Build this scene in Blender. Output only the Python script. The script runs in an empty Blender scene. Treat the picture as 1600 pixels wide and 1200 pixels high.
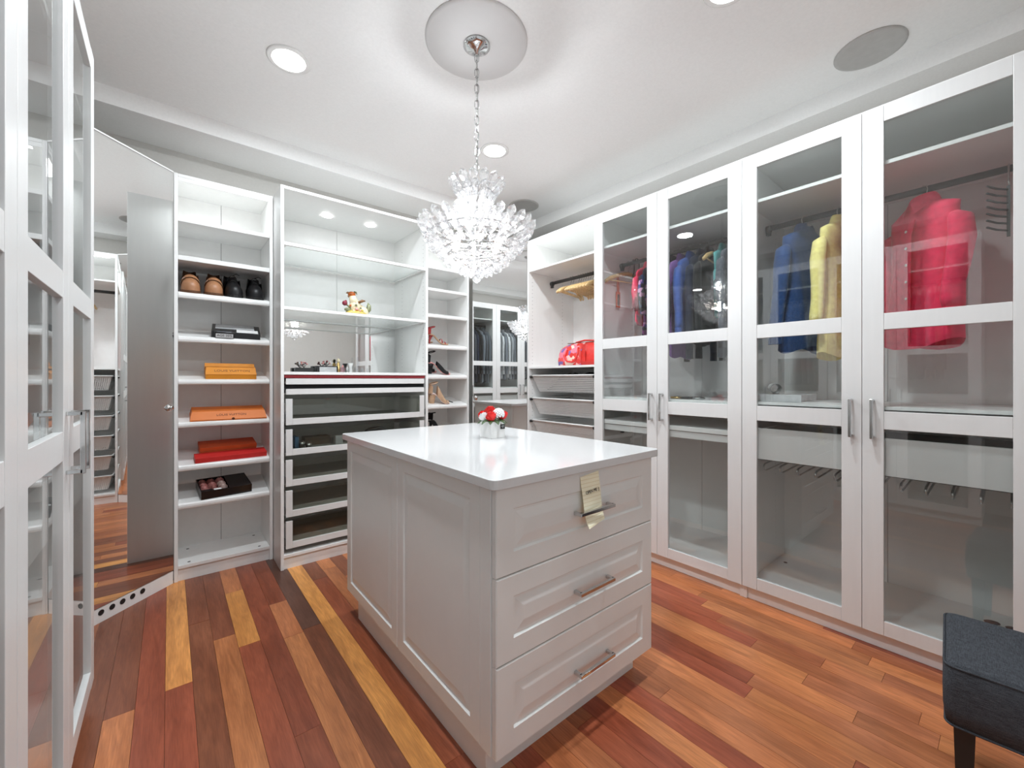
import bpy, bmesh, math, random
from mathutils import Matrix, Vector, Euler
random.seed(7)
PI = math.pi
S = bpy.context.scene
COL = S.collection
R = math.radians

# ------------------------------------------------------------------ camera, world, exposure
F_PX, YAW, CAM_H, HORIZON = 647.7, 0.6909, 1.1719, 592.72
cam_d = bpy.data.cameras.new('camera')
cam_d.sensor_width = 36.0
cam_d.lens = F_PX / 1600 * 36.0
cam_d.shift_y = (HORIZON - 600.0) / 1600.0
cam_d.clip_start = 0.02
cam = bpy.data.objects.new('camera', cam_d)
COL.objects.link(cam)
cam.location = (0, 0, CAM_H)
cam.rotation_euler = (PI / 2, 0, -YAW)
S.camera = cam
S.view_settings.view_transform = 'Standard'
S.view_settings.look = 'None'
S.view_settings.gamma = 1.0
S.view_settings.use_curve_mapping = False
S.view_settings.exposure = 0.90
try:
    S.cycles.use_denoising = True
    S.cycles.max_bounces = 14
    S.cycles.diffuse_bounces = 10
    S.cycles.glossy_bounces = 8
    S.cycles.transmission_bounces = 10
    S.cycles.transparent_max_bounces = 40
    S.cycles.sample_clamp_indirect = 6.0
    S.cycles.caustics_reflective = False
    S.cycles.caustics_refractive = False
except Exception:
    pass
W = bpy.data.worlds.new('world')
S.world = W
W.use_nodes = True
W.node_tree.nodes['Background'].inputs[0].default_value = (0.93, 0.97, 1.0, 1)
W.node_tree.nodes['Background'].inputs[1].default_value = 0.40  # uniform fill light, reaches the room only through the added doorway

DOWNLIGHT_W, CHANDELIER_W, STRIP_W, PUCK_W = 9.5, 17.0, 0.27, 0.22
LAMP_COL = (0.885, 0.955, 1.0)


# ------------------------------------------------------------------ materials
def srgb(r, g, b):
    f = lambda c: (c / 255 / 12.92) if c / 255 <= 0.04045 else ((c / 255 + 0.055) / 1.055) ** 2.4
    return (f(r), f(g), f(b))


def new_mat(name):
    m = bpy.data.materials.new(name)
    m.use_nodes = True
    nt = m.node_tree
    for n in list(nt.nodes):
        nt.nodes.remove(n)
    out = nt.nodes.new('ShaderNodeOutputMaterial')
    return m, nt, out


def pm(name, col, rough=0.5, metal=0.0, spec=0.5, var=0.04, scale=30.0, bump=0.0, stretch=(1, 1, 1), sheen=0.0, coat=0.0):
    """Principled material whose colour and relief vary with a noise texture."""
    m, nt, out = new_mat(name)
    p = nt.nodes.new('ShaderNodeBsdfPrincipled')
    nt.links.new(p.outputs[0], out.inputs[0])
    p.inputs['Roughness'].default_value = rough
    p.inputs['Metallic'].default_value = metal
    p.inputs['Specular IOR Level'].default_value = spec
    p.inputs['Coat Weight'].default_value = coat
    p.inputs['Sheen Weight'].default_value = sheen
    g = nt.nodes.new('ShaderNodeNewGeometry')
    mp = nt.nodes.new('ShaderNodeMapping')
    mp.inputs['Scale'].default_value = stretch
    nt.links.new(g.outputs['Position'], mp.inputs['Vector'])
    t = nt.nodes.new('ShaderNodeTexNoise')
    t.inputs['Scale'].default_value = scale
    t.inputs['Detail'].default_value = 4
    nt.links.new(mp.outputs[0], t.inputs['Vector'])
    r = nt.nodes.new('ShaderNodeValToRGB')
    r.color_ramp.elements[0].position = 0.3
    r.color_ramp.elements[1].position = 0.7
    r.color_ramp.elements[0].color = tuple(max(0, c * (1 - var)) for c in col) + (1,)
    r.color_ramp.elements[1].color = tuple(min(1, c * (1 + var)) for c in col) + (1,)
    nt.links.new(t.outputs['Fac'], r.inputs[0])
    nt.links.new(r.outputs[0], p.inputs['Base Color'])
    if bump:
        b = nt.nodes.new('ShaderNodeBump')
        b.inputs['Strength'].default_value = bump
        b.inputs['Distance'].default_value = 0.002
        nt.links.new(t.outputs['Fac'], b.inputs['Height'])
        nt.links.new(b.outputs[0], p.inputs['Normal'])
    return m


def emit_mat(name, col, strength):
    m, nt, out = new_mat(name)
    e = nt.nodes.new('ShaderNodeEmission')
    e.inputs[0].default_value = col + (1,)
    e.inputs[1].default_value = strength
    nt.links.new(e.outputs[0], out.inputs[0])
    return m


def glass_mat(name, tint=(0.9, 0.92, 0.91), ior=1.5, body=0.0, body_col=(0.8, 0.8, 0.8), rough=0.0):
    """Thin clear glass: Fresnel reflection over straight transmission, with an optional milky share."""
    m, nt, out = new_mat(name)
    lw = nt.nodes.new('ShaderNodeLayerWeight')
    lw.inputs[0].default_value = 0.5
    pw = nt.nodes.new('ShaderNodeMath')
    pw.operation = 'POWER'
    pw.inputs[1].default_value = 5.0
    nt.links.new(lw.outputs['Facing'], pw.inputs[0])
    fr = nt.nodes.new('ShaderNodeMapRange')
    fr.inputs['To Min'].default_value = ((ior - 1) / (ior + 1)) ** 2
    fr.inputs['To Max'].default_value = 1.0
    nt.links.new(pw.outputs[0], fr.inputs['Value'])
    tr = nt.nodes.new('ShaderNodeBsdfTransparent')
    tr.inputs[0].default_value = tint + (1,)
    gl = nt.nodes.new('ShaderNodeBsdfGlossy')
    gl.inputs['Roughness'].default_value = rough
    gl.inputs['Color'].default_value = (1, 1, 1, 1)
    base = tr.outputs[0]
    if body:
        df = nt.nodes.new('ShaderNodeBsdfTranslucent')
        df.inputs[0].default_value = body_col + (1,)
        d2 = nt.nodes.new('ShaderNodeBsdfDiffuse')
        d2.inputs[0].default_value = body_col + (1,)
        mx = nt.nodes.new('ShaderNodeMixShader')
        mx.inputs[0].default_value = 0.5
        nt.links.new(df.outputs[0], mx.inputs[1])
        nt.links.new(d2.outputs[0], mx.inputs[2])
        m2 = nt.nodes.new('ShaderNodeMixShader')
        m2.inputs[0].default_value = body
        nt.links.new(tr.outputs[0], m2.inputs[1])
        nt.links.new(mx.outputs[0], m2.inputs[2])
        base = m2.outputs[0]
    m3 = nt.nodes.new('ShaderNodeMixShader')
    nt.links.new(fr.outputs[0], m3.inputs[0])
    nt.links.new(base, m3.inputs[1])
    nt.links.new(gl.outputs[0], m3.inputs[2])
    nt.links.new(m3.outputs[0], out.inputs[0])
    return m


def crystal_mat():
    """Cut crystal: half refracts, half lets light straight through, a little scatters."""
    m, nt, out = new_mat('cut_crystal')
    g = nt.nodes.new('ShaderNodeBsdfGlass')
    g.inputs['IOR'].default_value = 1.55
    g.inputs['Roughness'].default_value = 0.02
    t = nt.nodes.new('ShaderNodeBsdfTransparent')
    t.inputs[0].default_value = (0.98, 0.98, 0.99, 1)
    d = nt.nodes.new('ShaderNodeBsdfTranslucent')
    d.inputs[0].default_value = (0.95, 0.95, 0.95, 1)
    a = nt.nodes.new('ShaderNodeMixShader')
    a.inputs[0].default_value = 0.42
    b = nt.nodes.new('ShaderNodeMixShader')
    b.inputs[0].default_value = 0.07
    nt.links.new(g.outputs[0], a.inputs[1])
    nt.links.new(t.outputs[0], a.inputs[2])
    nt.links.new(a.outputs[0], b.inputs[1])
    nt.links.new(d.outputs[0], b.inputs[2])
    nt.links.new(b.outputs[0], out.inputs[0])
    return m


def plank_mat():
    """Hardwood: the board's own colour comes from the object colour, grain from stretched noise."""
    m, nt, out = new_mat('hardwood')
    p = nt.nodes.new('ShaderNodeBsdfPrincipled')
    nt.links.new(p.outputs[0], out.inputs[0])
    oi = nt.nodes.new('ShaderNodeObjectInfo')
    g = nt.nodes.new('ShaderNodeNewGeometry')
    off = nt.nodes.new('ShaderNodeVectorMath')
    off.operation = 'SCALE'
    off.inputs[0].default_value = (13.0, 31.0, 7.0)
    nt.links.new(oi.outputs['Random'], off.inputs['Scale'])
    ad = nt.nodes.new('ShaderNodeVectorMath')
    ad.operation = 'ADD'
    nt.links.new(g.outputs['Position'], ad.inputs[0])
    nt.links.new(off.outputs[0], ad.inputs[1])

    def noise(scale, st, detail=5, dist=0.0):
        mp = nt.nodes.new('ShaderNodeMapping')
        mp.inputs['Scale'].default_value = st
        nt.links.new(ad.outputs[0], mp.inputs['Vector'])
        t = nt.nodes.new('ShaderNodeTexNoise')
        t.inputs['Scale'].default_value = scale
        t.inputs['Detail'].default_value = detail
        t.inputs['Distortion'].default_value = dist
        nt.links.new(mp.outputs[0], t.inputs['Vector'])
        return t
    a = noise(9, (4.0, 0.5, 1), 6, 1.4)
    b = noise(60, (5.0, 0.25, 1), 4)
    c = noise(2.2, (3.0, 0.6, 1), 2, 0.6)

    def ramp(t, lo, hi, p0=0.3, p1=0.72):
        r = nt.nodes.new('ShaderNodeValToRGB')
        r.color_ramp.elements[0].position = p0
        r.color_ramp.elements[1].position = p1
        r.color_ramp.elements[0].color = (*lo, 1)
        r.color_ramp.elements[1].color = (*hi, 1)
        nt.links.new(t.outputs['Fac'], r.inputs[0])
        return r

    def mul(x, y):
        q = nt.nodes.new('ShaderNodeMix')
        q.data_type = 'RGBA'
        q.blend_type = 'MULTIPLY'
        q.inputs[0].default_value = 1.0
        nt.links.new(x, q.inputs[6])
        nt.links.new(y, q.inputs[7])
        return q.outputs[2]
    r1 = ramp(a, (0.74, 0.68, 0.65), (1.12, 1.10, 1.08))
    r2 = ramp(b, (0.82, 0.78, 0.76), (1.08, 1.08, 1.08))
    r3 = ramp(c, (0.72, 0.66, 0.62), (1.12, 1.14, 1.15))
    k = mul(mul(mul(oi.outputs['Color'], r1.outputs[0]), r2.outputs[0]), r3.outputs[0])
    nt.links.new(k, p.inputs['Base Color'])
    p.inputs['Roughness'].default_value = 0.3
    p.inputs['Specular IOR Level'].default_value = 0.45
    bp = nt.nodes.new('ShaderNodeBump')
    bp.inputs['Strength'].default_value = 0.08
    bp.inputs['Distance'].default_value = 0.001
    nt.links.new(b.outputs['Fac'], bp.inputs['Height'])
    nt.links.new(bp.outputs[0], p.inputs['Normal'])
    return m


def floral_mat(name, base, spots, scale, share=0.5, rough=0.6):
    """Cloth or leather with blotches of print."""
    m, nt, out = new_mat(name)
    p = nt.nodes.new('ShaderNodeBsdfPrincipled')
    nt.links.new(p.outputs[0], out.inputs[0])
    p.inputs['Roughness'].default_value = rough
    tc = nt.nodes.new('ShaderNodeTexCoord')
    v = nt.nodes.new('ShaderNodeTexVoronoi')
    v.inputs['Scale'].default_value = scale
    nt.links.new(tc.outputs['Object'], v.inputs['Vector'])
    r = nt.nodes.new('ShaderNodeValToRGB')
    r.color_ramp.interpolation = 'CONSTANT'
    els = r.color_ramp.elements
    els[0].color = (*base, 1)
    els[1].position = share
    els[1].color = (*spots[0], 1)
    for i, s in enumerate(spots[1:]):
        e = els.new(share + (1 - share) * (i + 1) / len(spots))
        e.color = (*s, 1)
    sp = nt.nodes.new('ShaderNodeSeparateColor')
    nt.links.new(v.outputs['Color'], sp.inputs[0])
    nt.links.new(sp.outputs[0], r.inputs[0])
    nt.links.new(r.outputs[0], p.inputs['Base Color'])
    return m


def lined_mat(name, base, line, scale):
    """Paper with printed rules running across."""
    m, nt, out = new_mat(name)
    p = nt.nodes.new('ShaderNodeBsdfPrincipled')
    nt.links.new(p.outputs[0], out.inputs[0])
    p.inputs['Roughness'].default_value = 0.8
    tc = nt.nodes.new('ShaderNodeTexCoord')
    w = nt.nodes.new('ShaderNodeTexWave')
    w.bands_direction = 'Z'
    w.inputs['Scale'].default_value = scale
    nt.links.new(tc.outputs['Object'], w.inputs['Vector'])
    r = nt.nodes.new('ShaderNodeValToRGB')
    r.color_ramp.elements[0].position = 0.86
    r.color_ramp.elements[1].position = 0.97
    r.color_ramp.elements[0].color = (*base, 1)
    r.color_ramp.elements[1].color = (*line, 1)
    nt.links.new(w.outputs['Fac'], r.inputs[0])
    nt.links.new(r.outputs[0], p.inputs['Base Color'])
    return m


def weave_mat(name, base, hi):
    """Heathered woven upholstery: two crossed stretched noises."""
    m, nt, out = new_mat(name)
    p = nt.nodes.new('ShaderNodeBsdfPrincipled')
    nt.links.new(p.outputs[0], out.inputs[0])
    p.inputs['Roughness'].default_value = 0.95
    p.inputs['Specular IOR Level'].default_value = 0.15
    tc = nt.nodes.new('ShaderNodeTexCoord')
    ts = []
    for st in ((1, 9, 9), (9, 1, 9)):
        mp = nt.nodes.new('ShaderNodeMapping')
        mp.inputs['Scale'].default_value = st
        nt.links.new(tc.outputs['Object'], mp.inputs['Vector'])
        t = nt.nodes.new('ShaderNodeTexNoise')
        t.inputs['Scale'].default_value = 60
        t.inputs['Detail'].default_value = 2
        nt.links.new(mp.outputs[0], t.inputs['Vector'])
        ts.append(t)
    a = nt.nodes.new('ShaderNodeMath')
    a.operation = 'ADD'
    nt.links.new(ts[0].outputs['Fac'], a.inputs[0])
    nt.links.new(ts[1].outputs['Fac'], a.inputs[1])
    r = nt.nodes.new('ShaderNodeValToRGB')
    r.color_ramp.elements[0].position = 0.30
    r.color_ramp.elements[1].position = 0.70
    r.color_ramp.elements[0].color = (*base, 1)
    r.color_ramp.elements[1].color = (*hi, 1)
    h = nt.nodes.new('ShaderNodeMath')
    h.operation = 'MULTIPLY'
    h.inputs[1].default_value = 0.5
    nt.links.new(a.outputs[0], h.inputs[0])
    nt.links.new(h.outputs[0], r.inputs[0])
    nt.links.new(r.outputs[0], p.inputs['Base Color'])
    return m


M = {}
M['melamine'] = pm('white_melamine', (0.82, 0.82, 0.81), 0.34, var=0.012, scale=40, stretch=(1, 1, 0.1), bump=0.02)
M['door'] = pm('white_door_foil', (0.72, 0.72, 0.715), 0.3, var=0.012, scale=60, stretch=(1, 1, 0.06), bump=0.03)
M['back'] = pm('white_back_board', (0.84, 0.84, 0.83), 0.5, var=0.015, scale=25)
M['island'] = pm('greige_white_paint', (0.80, 0.815, 0.80), 0.28, var=0.01, scale=15)
M['quartz'] = pm('white_quartz', (0.63, 0.63, 0.63), 0.12, var=0.012, scale=90)
M['wall'] = pm('grey_wall_paint', srgb(212, 210, 206), 0.75, var=0.02, scale=70, bump=0.05)
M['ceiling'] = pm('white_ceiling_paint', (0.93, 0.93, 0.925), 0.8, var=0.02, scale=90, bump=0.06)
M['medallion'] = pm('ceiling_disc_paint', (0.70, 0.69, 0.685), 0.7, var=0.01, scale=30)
M['subfloor'] = pm('dark_joint_fill', (0.02, 0.012, 0.008), 0.8)
M['plank'] = plank_mat()
M['chrome'] = pm('polished_chrome', (0.63, 0.63, 0.63), 0.12, metal=1.0, var=0.02)
M['nickel'] = pm('brushed_nickel', (0.55, 0.55, 0.54), 0.28, metal=1.0, var=0.04)
M['rail'] = pm('dark_grey_metal', (0.085, 0.085, 0.085), 0.4, metal=0.3, var=0.05)
M['black'] = pm('black_plastic', (0.012, 0.012, 0.012), 0.45, var=0.1)
M['blackgloss'] = pm('black_lacquer', (0.010, 0.010, 0.011), 0.18, var=0.1)
M['felt'] = pm('black_felt', (0.014, 0.014, 0.015), 0.95, var=0.3, scale=200, bump=0.3)
M['hole'] = pm('dark_hole', (0.10, 0.10, 0.10), 0.9)
M['glass'] = glass_mat('clear_door_glass', (0.94, 0.955, 0.95), 1.68)
M['drawerglass'] = glass_mat('grey_drawer_glass', (0.84, 0.86, 0.83))
M['shelfglass'] = glass_mat('pale_shelf_glass', (0.90, 0.92, 0.91), body=0.35, body_col=(0.85, 0.86, 0.86))
M['crystal'] = crystal_mat()
M['clear'] = glass_mat('clear_bottle_glass', (0.93, 0.94, 0.95), 1.5)
M['mirror'] = pm('silvered_mirror', (0.88, 0.89, 0.885), 0.0, metal=1.0, var=0.0)
M['lamp'] = emit_mat('lit_lamp_lens', (1.0, 0.98, 0.95), 14.0)
M['bulb'] = emit_mat('lit_bulb', (1.0, 0.92, 0.82), 9.0)
M['strip'] = emit_mat('lit_led_strip', (1.0, 0.99, 0.97), 4.0)
M['grille'] = pm('speaker_grille_cloth', (0.36, 0.36, 0.34), 0.8, var=0.15, scale=400)
M['speakerring'] = pm('speaker_ring_paint', (0.50, 0.495, 0.48), 0.6)
M['beech'] = pm('varnished_beech', srgb(214, 182, 130), 0.35, var=0.18, scale=25, stretch=(3, 0.6, 3))
M['basket'] = pm('white_perforated_steel', (0.74, 0.74, 0.73), 0.4, var=0.02)
M['velvet'] = pm('burgundy_velvet', srgb(140, 38, 44), 0.9, var=0.15, scale=120, sheen=0.3)
M['drawerin'] = pm('grey_drawer_bottom', srgb(190, 188, 182), 0.5, var=0.06, scale=12, stretch=(1, 4, 1))
M['redleather'] = pm('red_leather', srgb(214, 52, 46), 0.35, var=0.1, scale=40, bump=0.1)
M['darkred'] = pm('dark_red_leather', srgb(150, 44, 44), 0.35, var=0.1, scale=40)
M['redfloral'] = floral_mat('pink_floral_leather', srgb(214, 52, 46), [srgb(232, 120, 140), srgb(238, 190, 185), srgb(120, 96, 160), srgb(222, 80, 80), srgb(230, 205, 190)], 26, 0.3, 0.4)
M['tan'] = pm('tan_leather', srgb(166, 118, 84), 0.45, var=0.12, scale=30, bump=0.1)
M['nude'] = pm('nude_suede', srgb(198, 164, 134), 0.8, var=0.1, scale=60)
M['tandark'] = pm('brown_insole', srgb(92, 58, 34), 0.6, var=0.15, scale=40)
M['blackleather'] = pm('black_leather', (0.009, 0.009, 0.010), 0.42, spec=0.35, var=0.1)
M['ochre'] = pm('ochre_card', srgb(214, 136, 30), 0.55, var=0.05, scale=12)
M['orange'] = pm('orange_card', srgb(222, 122, 48), 0.5, var=0.04, scale=12)
M['deeporange'] = pm('deep_orange_card', srgb(206, 84, 34), 0.5, var=0.05, scale=12)
M['red'] = pm('red_card', srgb(204, 42, 40), 0.5, var=0.06, scale=12)
M['brownprint'] = pm('brown_print', srgb(92, 44, 16), 0.6)
M['silver'] = pm('silver_card', (0.58, 0.59, 0.60), 0.35, metal=0.3, var=0.1)
M['paper'] = pm('white_paper', (0.80, 0.80, 0.79), 0.8, var=0.05)
M['note'] = lined_mat('yellow_ruled_paper', srgb(255, 250, 222), srgb(238, 228, 190), 26)
M['ink'] = pm('black_ink', (0.02, 0.02, 0.02), 0.7)
M['inkgrey'] = pm('grey_print', (0.45, 0.45, 0.45), 0.7)
M['softpink'] = pm('pale_pink_petal', srgb(232, 168, 164), 0.7, var=0.1, scale=60)
M['dustypink'] = pm('dusty_rose_petal', srgb(196, 132, 126), 0.7, var=0.1, scale=60)
M['creampetal'] = pm('cream_petal', srgb(236, 214, 208), 0.7, var=0.06, scale=60)
M['rosered'] = pm('coral_red_petal', srgb(228, 46, 44), 0.6, var=0.15, scale=60)
M['whitepetal'] = pm('white_petal', (0.86, 0.87, 0.88), 0.7, var=0.06, scale=90)
M['leaf'] = pm('dark_green_leaf', srgb(62, 88, 48), 0.5, var=0.3, scale=60)
M['ceramic'] = pm('white_ceramic', (0.82, 0.82, 0.81), 0.2, var=0.01)
M['cream'] = pm('cream_glaze', srgb(232, 218, 184), 0.25, var=0.1, scale=60)
M['yellowglaze'] = pm('mottled_yellow_glaze', srgb(206, 184, 96), 0.25, var=0.3, scale=50)
M['orangeglaze'] = pm('orange_glaze', srgb(190, 96, 36), 0.25, var=0.25, scale=70)
M['brownglaze'] = pm('brown_glaze', srgb(134, 92, 54), 0.3, var=0.3, scale=60)
M['greenglaze'] = pm('grey_green_glaze', srgb(128, 132, 96), 0.3, var=0.3, scale=60)
M['maroon'] = pm('maroon_glaze', srgb(126, 30, 52), 0.25, var=0.15, scale=60)
M['gold'] = pm('pale_gold', srgb(210, 180, 120), 0.25, metal=0.8, var=0.05)
M['pinkclear'] = glass_mat('pink_bottle_glass', (0.95, 0.80, 0.84), body=0.3, body_col=(0.85, 0.55, 0.62))
M['blue'] = pm('blue_card', srgb(58, 110, 150), 0.5)
M['woodbox'] = pm('brown_wood', srgb(120, 100, 80), 0.6, var=0.2, scale=30)
M['ottoman'] = weave_mat('heathered_charcoal_cloth', (0.022, 0.024, 0.028), (0.085, 0.092, 0.105))
M['ottomanleg'] = pm('black_wood_leg', (0.008, 0.008, 0.008), 0.5)
M['tealcloth'] = pm('teal_cloth', srgb(36, 84, 88), 0.9, var=0.2, scale=80)


def cloth(name, c, var=0.12, scale=45, bump=0.15, rough=0.85):
    return pm(name, c, rough, var=var, scale=scale, bump=bump, sheen=0.15, spec=0.2)


M['pink'] = cloth('pink_cotton', srgb(240, 64, 100))
M['denim'] = cloth('dark_denim', srgb(44, 74, 124), 0.25, 120)
M['navy'] = cloth('navy_cotton', srgb(32, 40, 62))
M['yellow'] = cloth('pale_yellow_cotton', srgb(250, 232, 150))
M['peach'] = cloth('peach_cotton', srgb(206, 138, 100))
M['skyblue'] = cloth('blue_cotton', srgb(76, 104, 176))
M['purple'] = cloth('purple_cotton', srgb(150, 108, 176))
M['blackcloth'] = cloth('black_wool', (0.012, 0.012, 0.014))
M['charcoal'] = cloth('charcoal_wool', srgb(84, 88, 96))
M['slate'] = cloth('slate_wool', srgb(126, 132, 142))
M['greywool'] = cloth('grey_wool', srgb(160, 164, 170))
M['whitecotton'] = cloth('white_cotton', srgb(222, 224, 228))
M['tealcotton'] = cloth('teal_cotton', srgb(92, 160, 160))
M['printcloth'] = floral_mat('purple_floral_cloth', srgb(40, 30, 48), [srgb(150, 80, 140), srgb(90, 70, 150), srgb(210, 150, 190), srgb(60, 80, 130)], 34, 0.4, 0.85)


# ------------------------------------------------------------------ mesh helpers
class MB:
    def __init__(self):
        self.v, self.f, self.M = [], [], Matrix.Identity(4)

    def add(self, vs, fs):
        o = len(self.v)
        self.v += [tuple(self.M @ Vector(p)) for p in vs]
        self.f += [tuple(i + o for i in q) for q in fs]
        return self

    def box(self, x0, x1, y0, y1, z0, z1):
        vs = [(x0, y0, z0), (x1, y0, z0), (x1, y1, z0), (x0, y1, z0), (x0, y0, z1), (x1, y0, z1), (x1, y1, z1), (x0, y1, z1)]
        return self.add(vs, [(0, 3, 2, 1), (4, 5, 6, 7), (0, 1, 5, 4), (1, 2, 6, 5), (2, 3, 7, 6), (3, 0, 4, 7)])

    def loft(self, rings, cap0=True, cap1=True, closed=True):
        n = len(rings[0])
        vs = [p for r in rings for p in r]
        fs = []
        m = n if closed else n - 1
        for i in range(len(rings) - 1):
            for j in range(m):
                k = (j + 1) % n
                fs.append((i * n + j, i * n + k, (i + 1) * n + k, (i + 1) * n + j))
        if cap0:
            fs.append(tuple(range(n - 1, -1, -1)))
        if cap1:
            b = (len(rings) - 1) * n
            fs.append(tuple(range(b, b + n)))
        return self.add(vs, fs)

    def tube(self, pts, r, n=8, closed=False, sx=1.0, sy=1.0):
        pts = [Vector(p) for p in pts]
        rs = r if isinstance(r, (list, tuple)) else [r] * len(pts)
        rings = []
        N = len(pts)
        prev = None
        for i, p in enumerate(pts):
            if closed:
                t = pts[(i + 1) % N] - pts[i - 1]
            else:
                t = pts[min(i + 1, N - 1)] - pts[max(i - 1, 0)]
            t = t.normalized() if t.length > 1e-9 else Vector((0, 0, 1))
            if prev is None:
                a = Vector((0, 0, 1)) if abs(t.z) < 0.9 else Vector((1, 0, 0))
                u = t.cross(a).normalized()
            else:
                u = (prev - t * prev.dot(t)).normalized()
            prev = u
            w = t.cross(u)
            rings.append([p + u * (rs[i] * sx * math.cos(2 * PI * k / n)) + w * (rs[i] * sy * math.sin(2 * PI * k / n)) for k in range(n)])
        if closed:
            rings.append(rings[0])
            return self.loft(rings, False, False)
        return self.loft(rings)

    def lathe(self, prof, n=16, c=(0, 0, 0)):
        rings = [[(c[0] + r * math.cos(2 * PI * k / n), c[1] + r * math.sin(2 * PI * k / n), c[2] + z) for k in range(n)] for r, z in prof]
        return self.loft(rings)

    def ball(self, c, r, n=10, sc=(1, 1, 1)):
        prof = [(r * max(0.02, math.sin(PI * i / n)), -r * math.cos(PI * i / n)) for i in range(n + 1)]
        rings = [[(c[0] + sc[0] * q * math.cos(2 * PI * k / (n + 2)), c[1] + sc[1] * q * math.sin(2 * PI * k / (n + 2)), c[2] + sc[2] * z) for k in range(n + 2)] for q, z in prof]
        return self.loft(rings)

    def mesh(self, name, smooth=False):
        me = bpy.data.meshes.new(name)
        me.from_pydata(self.v, [], self.f)
        bm = bmesh.new()
        bm.from_mesh(me)
        bmesh.ops.recalc_face_normals(bm, faces=bm.faces)
        bm.to_mesh(me)
        bm.free()
        if smooth:
            me.polygons.foreach_set('use_smooth', [True] * len(me.polygons))
        return me

    def build(self, name, mat, parent=None, smooth=False, bevel=0.0, seg=2, sub=0):
        return link(name, self.mesh(name, smooth), mat, parent, bevel, seg, sub)


def link(name, me, mat, parent=None, bevel=0.0, seg=2, sub=0):
    o = bpy.data.objects.new(name, me)
    COL.objects.link(o)
    if parent is not None:
        o.parent = parent
    if mat is not None and not me.materials:
        me.materials.append(M[mat] if isinstance(mat, str) else mat)
    if bevel:
        b = o.modifiers.new('bevel', 'BEVEL')
        b.width = bevel
        b.segments = seg
        b.limit_method = 'ANGLE'
        b.harden_normals = False
    if sub:
        s = o.modifiers.new('sub', 'SUBSURF')
        s.levels = s.render_levels = sub
    return o


def thing(name, label, cat, loc=(0, 0, 0), rot=0.0, group=None):
    o = bpy.data.objects.new(name, None)
    o.empty_display_size = 0.05
    COL.objects.link(o)
    o.location = loc
    o.rotation_euler = rot if isinstance(rot, (tuple, list)) else (0, 0, rot)
    return tag(o, label, cat, group)


def tag(o, label, cat, group=None):
    o['label'] = label
    o['category'] = cat
    if group:
        o['group'] = group
    return o


def struct(o):
    o['kind'] = 'structure'
    return o


def copy_tree(o, parent=None, label=None, loc=None, rot=None, mats=None):
    c = o.copy()
    COL.objects.link(c)
    c.parent = parent
    if label:
        c['label'] = label
    if loc is not None:
        c.location = loc
    if rot is not None:
        c.rotation_euler = rot if isinstance(rot, (tuple, list)) else (0, 0, rot)
    for ch in list(o.children):
        copy_tree(ch, c)
    return c


def lettering(text, size, mat, parent, loc, rot, name='lettering', depth=0.0004, align='CENTER', sx=1.0):
    cu = bpy.data.curves.new(name, 'FONT')
    cu.body = text
    cu.size = size
    cu.extrude = depth
    cu.align_x = align
    cu.align_y = 'CENTER'
    cu.materials.append(M[mat])
    tmp = bpy.data.objects.new(name, cu)
    COL.objects.link(tmp)
    dg = bpy.context.evaluated_depsgraph_get()
    me = bpy.data.meshes.new_from_object(tmp.evaluated_get(dg))
    bpy.data.objects.remove(tmp)
    me.name = name
    o = bpy.data.objects.new(name, me)
    COL.objects.link(o)
    o.parent = parent
    o.location = loc
    o.rotation_euler = rot
    o.scale = (sx, 1, 1)
    return o


def area_light(name, loc, rot, size, energy, parent=None, col=LAMP_COL, shape='DISK', size_y=None):
    l = bpy.data.lights.new(name, 'AREA')
    l.shape = shape
    l.size = size
    if size_y:
        l.size_y = size_y
    l.energy = energy
    l.color = col
    o = bpy.data.objects.new(name, l)
    COL.objects.link(o)
    if parent is not None:
        o.parent = parent
    o.location = loc
    o.rotation_euler = rot
    return o


# ------------------------------------------------------------------ the room
X0, X1, Y0, Y1 = -0.83, 2.98, -0.78, 3.44          # wall planes
HC, HS = 2.738, 2.642                              # ceiling, soffit
SX0, SX1, SY0, SY1 = -0.62, 2.765, -0.57, 3.075      # tray edges

b = MB(); b.box(X0 - 0.1, X1 + 0.1, Y0 - 0.1, Y1 + 0.1, -0.06, -0.013)
floor = struct(b.build('floor', 'subfloor'))
b = MB(); b.box(X0 - 0.1, X1 + 0.1, Y0 - 0.1, Y1 + 0.1, HC, HC + 0.06)
ceiling = struct(b.build('ceiling', 'ceiling'))
for nm, bx in (('wall_back', (X0 - 0.1, X1 + 0.1, Y1, Y1 + 0.1)), 
               ('wall_left', (X0 - 0.1, X0, Y0, Y1)), ('wall_right', (X1, X1 + 0.1, Y0, Y1))):
    b = MB(); b.box(*bx, -0.013, HC); struct(b.build(nm, 'wall'))
for i, bx in enumerate(((X0, X1, SY1, Y1), (X0, X1, Y0, SY0), (X0, SX0, SY0, SY1), (SX1, X1, SY0, SY1))):
    b = MB(); b.box(*bx, HS, HC); struct(b.build('trim_%d' % (i + 1), 'ceiling'))

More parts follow.
